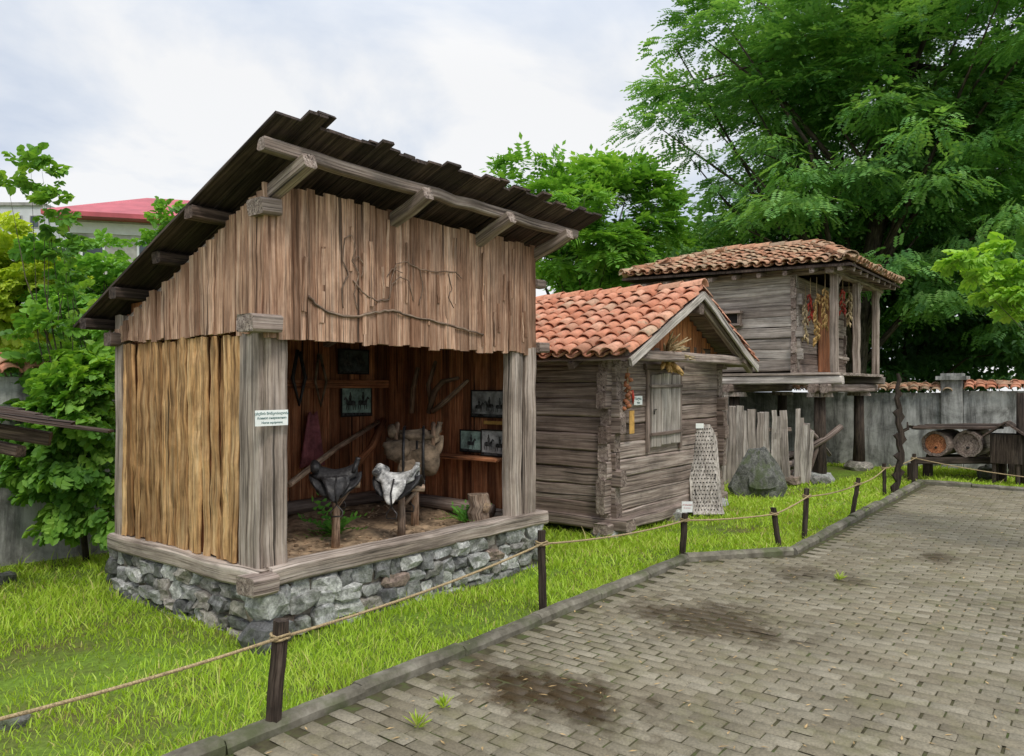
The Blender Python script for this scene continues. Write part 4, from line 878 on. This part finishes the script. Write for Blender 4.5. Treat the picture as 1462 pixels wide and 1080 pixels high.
# ---------------------------------------------------------------- boundary walls
def wall(name,label,a,b,h,th=.22,capmat='tile'):
    a=Vector(a);b=Vector(b);t=thing(name,label,'wall',(a+b)/2);m=MB();zz_=Vector((0,0,h/2-.1));m.board(a+zz_,b+zz_,th,h+.2,ch=.02,segs=12,jit=.002);m.build('wall_body','concrete',t)
    d=(b-a).normalized();n=d.cross(Vector((0,0,1)));m=MB();H_=Vector((0,0,h))
    for s in(-1,1):
        e0,e1=(a,b) if s==1 else (b,a)
        tile_row(m,e0+n*s*.2+H_,e1+n*s*.2+H_,e0+H_+Vector((0,0,.1)),e1+H_+Vector((0,0,.1)),.2,.26,False)
    ridge_tiles(m,a+H_+Vector((0,0,.13)),b+H_+Vector((0,0,.13)),.1,.34);m.build('tile_cap',capmat,t)
    return t
wa=Vector((14.95,4.0,0));wb=Vector((15.35,-1.9,0));wc=Vector((15.9,-7.5,0))
wall('boundary_wall','stained grey wall with a thin tile cap behind the raised granary',wa,wb,1.58,capmat='oldtile')
wall('boundary_wall','stained grey wall with a tile cap right of the wall pillar',wb+Vector((0,-.2,0)),wc,1.62,capmat='tile')
wall('boundary_wall','long grey wall with old tiles behind the plank shelter',(-7,3.95,0),(14.9,4.05,0),1.80,capmat='tile')
t=thing('wall_pillar','square grey pillar with a stepped cap in the grey wall','pillar',wb);m=MB();m.box(wb.x-.22,wb.x+.2,wb.y-.2,wb.y+.2,-.1,1.85,ch=.03);m.build('shaft','concrete',t)
m=MB();m.box(wb.x-.30,wb.x+.28,wb.y-.28,wb.y+.28,1.85,1.93,ch=.1);m.box(wb.x-.22,wb.x+.2,wb.y-.2,wb.y+.2,1.928,1.99,ch=.1);m.build('cap','concrete',t)
def loghive(label,cen,r,ln,dirv,em):
    t=thing('log_hive',label,'beehive',cen-Vector((0,0,r)));d=Vector(dirv).normalized();N=22;e=d.cross(Vector((0,0,1))).normalized();u=e.cross(d)
    m=MB();vs=[];prof=[(0,r*.80),(0,r),(ln,r*1.0),(ln,r*.8),(.05,r*.78)]
    rj=[R_(.95,1.05) for _ in range(N)]
    for (x,rr) in prof:
        for k in range(N):
            a=2*math.pi*k/N;vs.append(cen+d*x+(e*math.cos(a)+u*math.sin(a))*rr*rj[k])
    fs=[(i*N+k,i*N+(k+1)%N,(i+1)*N+(k+1)%N,(i+1)*N+k) for i in range(4) for k in range(N)]+[(4*N+k,4*N+(k+1)%N,(k+1)%N,k) for k in range(N)]
    m.add(vs,fs,[((v-cen).dot(e),(v-cen).dot(u),(v-cen).dot(d)) for v in vs]);m.build('log_body','log',t)
    m=MB();m.tube([cen+d*.045,cen+d*.08],[r*.77,r*.77],16,smooth=False,jit=.01);m.build('end_disc',em,t)
    m=MB();m.stone(cen+d*.04+Vector((0,0,-r*.3)),(.06,.06,.05),T=ICO1,p=1);m.build('entrance','hole',t)
loghive('round log beehive with a brown end, left of the pair',P(1335,634,14.0),.235,1.1,(1,-.1,0),'inner')
loghive('round log beehive with a grey end, right of the pair',P(1381,634,13.9),.245,1.1,(1,-.1,0),'log')
t=thing('hive_stand','low dark timber stand carrying the log beehives','stand',P(1370,668,14.2))
a_,b_=P(1303,658,13.95),P(1430,658,13.95);dd=Vector((.9,-.1,0))
for q in(Vector((0,0,0)),dd): m=MB();m.board(a_+q,b_+q,.14,.12,segs=3,jit=.005);m.build('bearer','post',t)
for q in (a_,b_,a_+dd,b_+dd):
    m=MB();m.board((q.x,q.y,-.05),(q.x,q.y,q.z-.05),.16,.16,(0,1,0));m.build('leg','post',t)
t=thing('plank_cover','weathered dark planks laid over the log beehives','planks',P(1370,612,14));m=MB()
a_,b_=P(1300,612,13.9),P(1425,611,13.9)
for k in range(6): m.board(a_+dd*(k*.22)+Vector((0,0,R_(-.01,.03))),b_+dd*(k*.22)+Vector((0,0,R_(-.01,.04))),.2,.05,segs=4,jit=.01)
m.build('planks','roofw',t)
polething('beehive_log','long dark hollow log lying behind the box beehive',[P(1405,640,14.6),P(1450,640,14.7),P(1500,640,14.8)],[.2,.21,.2],'log','log',n=14,smooth=False)
hc=P(1438,665,13.6);t=thing('box_hive','small house shaped dark wooden beehive at the right end of the stand','beehive',(hc.x,hc.y,0))
for i in(-1,1):
    for j in(-1,1): part('leg','post',lambda m:m.board((hc.x+i*.2,hc.y+j*.18,-.05),(hc.x+i*.2,hc.y+j*.18,.35),.06,.06,(0,1,0)),t)
part('hive_body','post',lambda m:m.box(hc.x-.25,hc.x+.25,hc.y-.24,hc.y+.24,.34,.86,ch=.03),t)
part('gable_roof','roofw',lambda m:[m.board((hc.x-.36,hc.y+s*.17,.95),(hc.x+.36,hc.y+s*.17,.95),.42,.03,(0,s*.6,.8),segs=2,jit=.003) for s in(-1,1)],t)
m=MB();b=G(1418,683,-.03);m.stone(b+Vector((0,0,.1)),(.7,.45,.35),r=.6,T=ICO3,p=.8);o=m.build('boulder','darkstone');tagit(o,'low brown boulder in the grass below the box beehive','boulder')
polething('tree_post','dark upright trunk standing at the right edge beyond the beehives',[G(1460,690,0),G(1460,690,0)+Vector((0,0,.8)),G(1460,690,0)+Vector((.02,0,1.6))],[.11,.1,.09],'post','post')
f=G(1279,706,-.03);t=thing('carved_post','tall thin dark carved post with jagged notches near the kerb corner','post',f)
prof=[(0,.075),(.12,.08),(.2,.04),(.3,.09),(.36,.10),(.42,.045),(.55,.06),(.62,.11),(.68,.05),(.8,.05),(.88,.10),(.95,.11),(1.0,.05),(1.15,.045),(1.25,.085),(1.32,.09),(1.38,.04),(1.55,.04),(1.62,.06),(1.7,.025),(1.85,.03),(1.95,.018)]
m=MB();vs=[];fs=[];lat=lambda z:.05*math.sin(z*2.6)+.06*z-.02
for i,(z,w_) in enumerate(prof):
    c0=f+RT*lat(z)+Vector((0,0,z));j=.02*((-1)**i)
    for sx,sy in((-1,-1),(1,-1),(1,1),(-1,1)): vs.append(c0+RT*(sx*w_*.75+j)+FW*sy*.03)
for i in range(len(prof)-1):
    for k in range(4): fs.append((i*4+k,i*4+(k+1)%4,i*4+4+(k+1)%4,i*4+4+k))
fs+= [(3,2,1,0),tuple(range(len(vs)-4,len(vs)))];m.add(vs,fs);m.build('shaft','post',t)
m=MB();q=f+RT*lat(1.0)+Vector((0,0,1.0));m.tube([q,q+RT*.13+Vector((0,0,.06)),q+RT*.12+Vector((0,0,.17))],[.03,.028,.01],6);m.build('hook','post',t)
# ---------------------------------------------------------------- rope posts
posts=[((388,1047),(402,885),.040,'nearest dark rope post, standing beside the kerb in front of the shelter'),
((775,880),(773,758),.030,'dark rope post standing in front of the right corner of the shelter'),
((974,797),(978,733),.032,'dark rope post carrying the small white card'),
((1113,783),(1104,725),.030,'short leaning rope post right of the card post'),
((1148,771),(1152,698),.030,'upright rope post between the two leaning ones'),
((1216,738),(1226,683),.030,'rope post tilted to the right near the kerb bend'),
((1263,706),(1262,662),.030,'small rope post just left of the carved post'),
((1304,692),(1305,648),.034,'last rope post at the far kerb corner')]
tops=[]
for (bx,by),(tx,ty),r,lab in posts:
    b=G(bx,by,-.02);d_=(b-CAM).dot(FW);tpt=P(tx,ty,d_)
    m=MB();m.board(b-Vector((0,0,.03)),tpt,r*1.9,r*1.9,tuple(-FW+RT*.3),segs=8,jit=.0035,ch=.3);o=m.build('rope_post','post');tagit(o,lab,'post','rope posts along the kerb');tops.append(b.lerp(tpt,.86))
rp=[P(-330,1100,2.3)]+tops+[P(1462,681,12.5),P(1700,690,12.5)]
m=MB();q=rp[0];m.board((q.x,q.y,-.05),(q.x,q.y,q.z+.1),.08,.08,(0,1,0),segs=4,jit=.004);o=m.build('rope_post','post');tagit(o,'rope post out of view beyond the left end of the rope','post')
m=MB()
for a,b in zip(rp[:-1],rp[1:]):
    n_=14;sag=.03*(b-a).length*.5;off=-FW*.045
    pts=[a.lerp(b,k/n_)+off-Vector((0,0,sag*4*(k/n_)*(1-k/n_))) for k in range(n_+1)]
    m.tube(pts,.0085,6,r=.5)
for q in tops:
    for dz in(-.01,.008):
        pts=[q+Vector((math.cos(a)*.045,math.sin(a)*.045,dz+.004*math.sin(a*3))) for a in np.linspace(0,6.28,13)];m.tube(pts,.0075,5,r=.4)
o=m.build('barrier_rope','rope');tagit(o,'tan rope strung from post to post in front of the huts','rope')
b=P(981,724,(G(974,797)-CAM).dot(FW)-.07);pl=plate('sign','small white card with red lettering on top of a rope post','sign',b,RT,(0,0,1),.105,.105);text('არ შეხვიდეთ',.014,b-FW*.006+Vector((0,0,.02)),RT,(0,0,1),'redink',pl);text('Do not enter',.013,b-FW*.006+Vector((0,0,-.01)),RT,(0,0,1),'redink',pl)
# ---------------------------------------------------------------- left neighbours
t=thing('low_shed','low dark plank roofed shed poking in at the left edge','shed',P(-60,800,5.6))
A_=P(158,616,5.6);B_=P(-180,570,5.2);bk=Vector((-.3,.9,.12))
part('plank_roof','roofw',lambda m:[m.board(B_+bk*(k*.12)+Vector((0,0,.012*k)),A_+bk*(k*.12)+Vector((0,0,.012*k))-(A_-B_).normalized()*(R_(0,.12)*(k>0)+k*.07),.15,.02,segs=6,jit=.006) for k in range(8)],t)
part('eave_beam','roofw',lambda m:m.board(B_+Vector((0,.15,-.08)),P(80,628,5.6)+Vector((0,.1,0)),.1,.1,segs=4,jit=.004),t)
part('rafter','roofw',lambda m:m.board(P(30,645,5.5),P(30,645,5.5)+bk*1.0,.08,.08),t)
part('shed_wall','log',lambda m:[m.board((B_.x-.2+.1*i,B_.y+.4,-.05),(B_.x-.2+.1*i,B_.y+.4,B_.z),.09,.03,(0,-1,0)) for i in range(8)],t)
m=MB();b=G(20,1038,-.03);m.stone(b+Vector((0,0,.01)),(.12,.11,.09),r=.2,T=ICO3);o=m.build('stone','darkstone');tagit(o,'small dark stone in the grass at the lower left corner','stone')
m=MB();b=G(12,832,-.03);m.stone(b+Vector((-.03,0,.03)),(.18,.15,.13),r=.2,T=ICO3);o=m.build('stone','darkstone');tagit(o,'grey stone at the left edge near the foot of the back wall','stone')
# ---------------------------------------------------------------- distant buildings
d_=34;L0=P(100,553,d_);L1=P(360,553,d_+2);L0.z=L1.z=0;bh=thing('red_roofed_house','grey block house with a dull raspberry red metal roof behind the shelter','house',(L0+L1)/2)
dirn=(L1-L0).normalized();bk_=Vector((-dirn.y,dirn.x,0))
m=MB();m.board(L0+bk_*3+Vector((0,0,4.6)),L1+bk_*3+Vector((0,0,4.6)),6,9.3,ch=.0);m.build('walls','block',bh)
m=MB();m.board(L0-bk_*.03+Vector((0,0,8.9)),L1-bk_*.03+Vector((0,0,8.9)),.05,.5,ch=.0);m.build('frieze','white',bh)
ze_,zr_=9.45,11.1
m=MB();o_=.9;e0=L0-dirn*o_-bk_*o_;e1=L1+dirn*o_-bk_*o_;e2=L1+dirn*o_+bk_*(6+o_);e3=L0-dirn*o_+bk_*(6+o_);ra=L0+dirn*2.6+bk_*3;rb=L1-dirn*.6+bk_*3
vs=[Vector((v.x,v.y,ze_)) for v in (e0,e1,e2,e3)]+[Vector((v.x,v.y,zr_)) for v in (ra,rb)]+[Vector((v.x,v.y,ze_-.2)) for v in (e0,e1,e2,e3)]
m.add(vs,[(0,1,5,4),(1,2,5),(2,3,4,5),(3,0,4),(0,6,7,1),(1,7,8,2),(2,8,9,3),(3,9,6,0),(6,9,8,7)]);rf=m.build('roof','redroof',bh)
for k in range(3):
    p=L0.lerp(L1,.12+.3*k)-bk_*.02+Vector((0,0,7.9));fr=MB();fr.board(p-dirn*.5,p+dirn*.5,.06,1.1,ch=.02);w=fr.build('window','white',bh);m=MB();m.board(p-dirn*.4-bk_*.05,p+dirn*.4-bk_*.05,.02,.9,ch=.0);m.build('pane','glass',w)
L0=P(-60,553,48);L1=P(62,553,48);L0.z=L1.z=0;bh=thing('apartment_block','pale white apartment block at the far left edge','building',(L0+L1)/2);dirn=(L1-L0).normalized();bk_=Vector((-dirn.y,dirn.x,0))
m=MB();m.board(L0+bk_*3+Vector((0,0,6.6)),L1+bk_*3+Vector((0,0,6.6)),6,13.2,ch=.0);m.build('walls','white',bh)
for k in range(5):
    p=L0.lerp(L1,.1+.2*k)-bk_*.02+Vector((0,0,12.2));fr=MB();fr.board(p-dirn*.3,p+dirn*.3,.05,.8,ch=.02);w=fr.build('window','block',bh);m=MB();m.board(p-dirn*.24-bk_*.04,p+dirn*.24-bk_*.04,.02,.68,ch=.0);m.build('pane','glass',w)
m=MB();m.board(L0+bk_*3+Vector((0,0,13.3)),L1+bk_*3+Vector((0,0,13.3)),6.3,.2,ch=.0);m.build('roof','block',bh)
# ---------------------------------------------------------------- litter & weeds on paving
rg=np.random.default_rng(4);k=2200;qx=rg.uniform(-1,11.5,k);qy=rg.uniform(-7.5,-1.3,k);okk=qy<kerbline(qx)-.1;qx,qy=qx[okk],qy[okk];k=len(qx)
D=np.stack([rg.normal(size=k),rg.normal(size=k),np.zeros(k)],-1);lt=np.array([[(0,0,0),(.012,.004,.002),(.034,0,.003),(.012,-.004,.002)]])
V,Q,K=leafquads(np.stack([qx,qy,np.full(k,.008)],-1),D,np.tile([0,0,1.],(k,1)),lt,rg.uniform(.5,1.7,k));o=fastmesh('leaf_litter',V,Q,V,np.repeat(rg.random(k),4),'leaflitter');tagit(o,'dry leaf bits and straw scattered on the paving','litter',kind='stuff')
TW=tpl_leaf(.09,.012)
for i,(px,py,lab) in enumerate(((635,1012,'small grass tuft in the paving joints, left of the big wet patch'),(596,1040,'small grass tuft in the paving nearest the bottom edge'),(1198,829,'tiny green tuft in the paving at the wet spot near the kerb bend'),(1140,742,'low weed tuft beside the upright rope post'))):
    fern(lab,tuple(G(px,py,.0)),46,.1,TW,'grass',seed=40+i,name='weed',sc=.65)
# ---------------------------------------------------------------- world, sun, camera
w=bpy.data.worlds.new("World");bpy.context.scene.world=w;w.use_nodes=True;nt=w.node_tree;bg=nt.nodes['Background']
sky=nt.nodes.new('ShaderNodeTexSky');sky.sky_type='NISHITA';sky.sun_disc=False;EL,AZ=math.radians(52),math.radians(212)
sky.sun_elevation=EL;sky.sun_rotation=AZ
tc=nt.nodes.new('ShaderNodeTexCoord').outputs['Generated'];sp=nt.nodes.new('ShaderNodeSeparateXYZ');nt.links.new(tc,sp.inputs[0])
za=nt.nodes.new('ShaderNodeMath');za.operation='ADD';nt.links.new(sp.outputs[2],za.inputs[0]);za.inputs[1].default_value=.35
zm=nt.nodes.new('ShaderNodeMath');zm.operation='MAXIMUM';nt.links.new(za.outputs[0],zm.inputs[0]);zm.inputs[1].default_value=.12
cb=nt.nodes.new('ShaderNodeCombineXYZ')
for i in(0,1):
    dv_=nt.nodes.new('ShaderNodeMath');dv_.operation='DIVIDE';nt.links.new(sp.outputs[i],dv_.inputs[0]);nt.links.new(zm.outputs[0],dv_.inputs[1]);nt.links.new(dv_.outputs[0],cb.inputs[i])
n=noi(nt,cb.outputs[0],1.9,7,.52,.4)
cl=ramp(nt,n,[(.36,(.62,.70,.84)),(.47,(.80,.85,.93)),(.56,(1.0,1.0,1.0))])
nis=mix(nt,1,sky.outputs[0],(.10,.10,.10),'MULTIPLY')
fin=mix(nt,.90,nis,cl)
zr2=nd(nt,'ShaderNodeMapRange');zr2.interpolation_type='SMOOTHSTEP';nt.links.new(sp.outputs[2],zr2.inputs['Value']);zr2.inputs['From Min'].default_value=.35;zr2.inputs['From Max'].default_value=.95;zr2.inputs['To Min'].default_value=1.0;zr2.inputs['To Max'].default_value=2.1
nt.links.new(zr2.outputs[0],bg.inputs[1]);nt.links.new(fin,bg.inputs[0])
sl=bpy.data.lights.new('sun','SUN');sl.energy=1.5;sl.angle=math.radians(12);sl.color=(1,.93,.82);so=bpy.data.objects.new('sun',sl);C.objects.link(so)
sd=Vector((math.sin(AZ)*math.cos(EL),math.cos(AZ)*math.cos(EL),math.sin(EL)));so.rotation_euler=(-sd).to_track_quat('-Z','Y').to_euler();so.location=(0,0,20)
cd=bpy.data.cameras.new('camera');cd.lens=1080/1462*36;cd.sensor_width=36;cd.shift_y=13/1462;cd.clip_end=500;cd.clip_start=.05
co=bpy.data.objects.new('camera',cd);C.objects.link(co);co.location=CAM;co.rotation_euler=(math.pi/2,0,math.atan2(-.786,.6185));bpy.context.scene.camera=co
sc=bpy.context.scene;sc.view_settings.view_transform='Standard';sc.view_settings.look='None';sc.view_settings.exposure=0
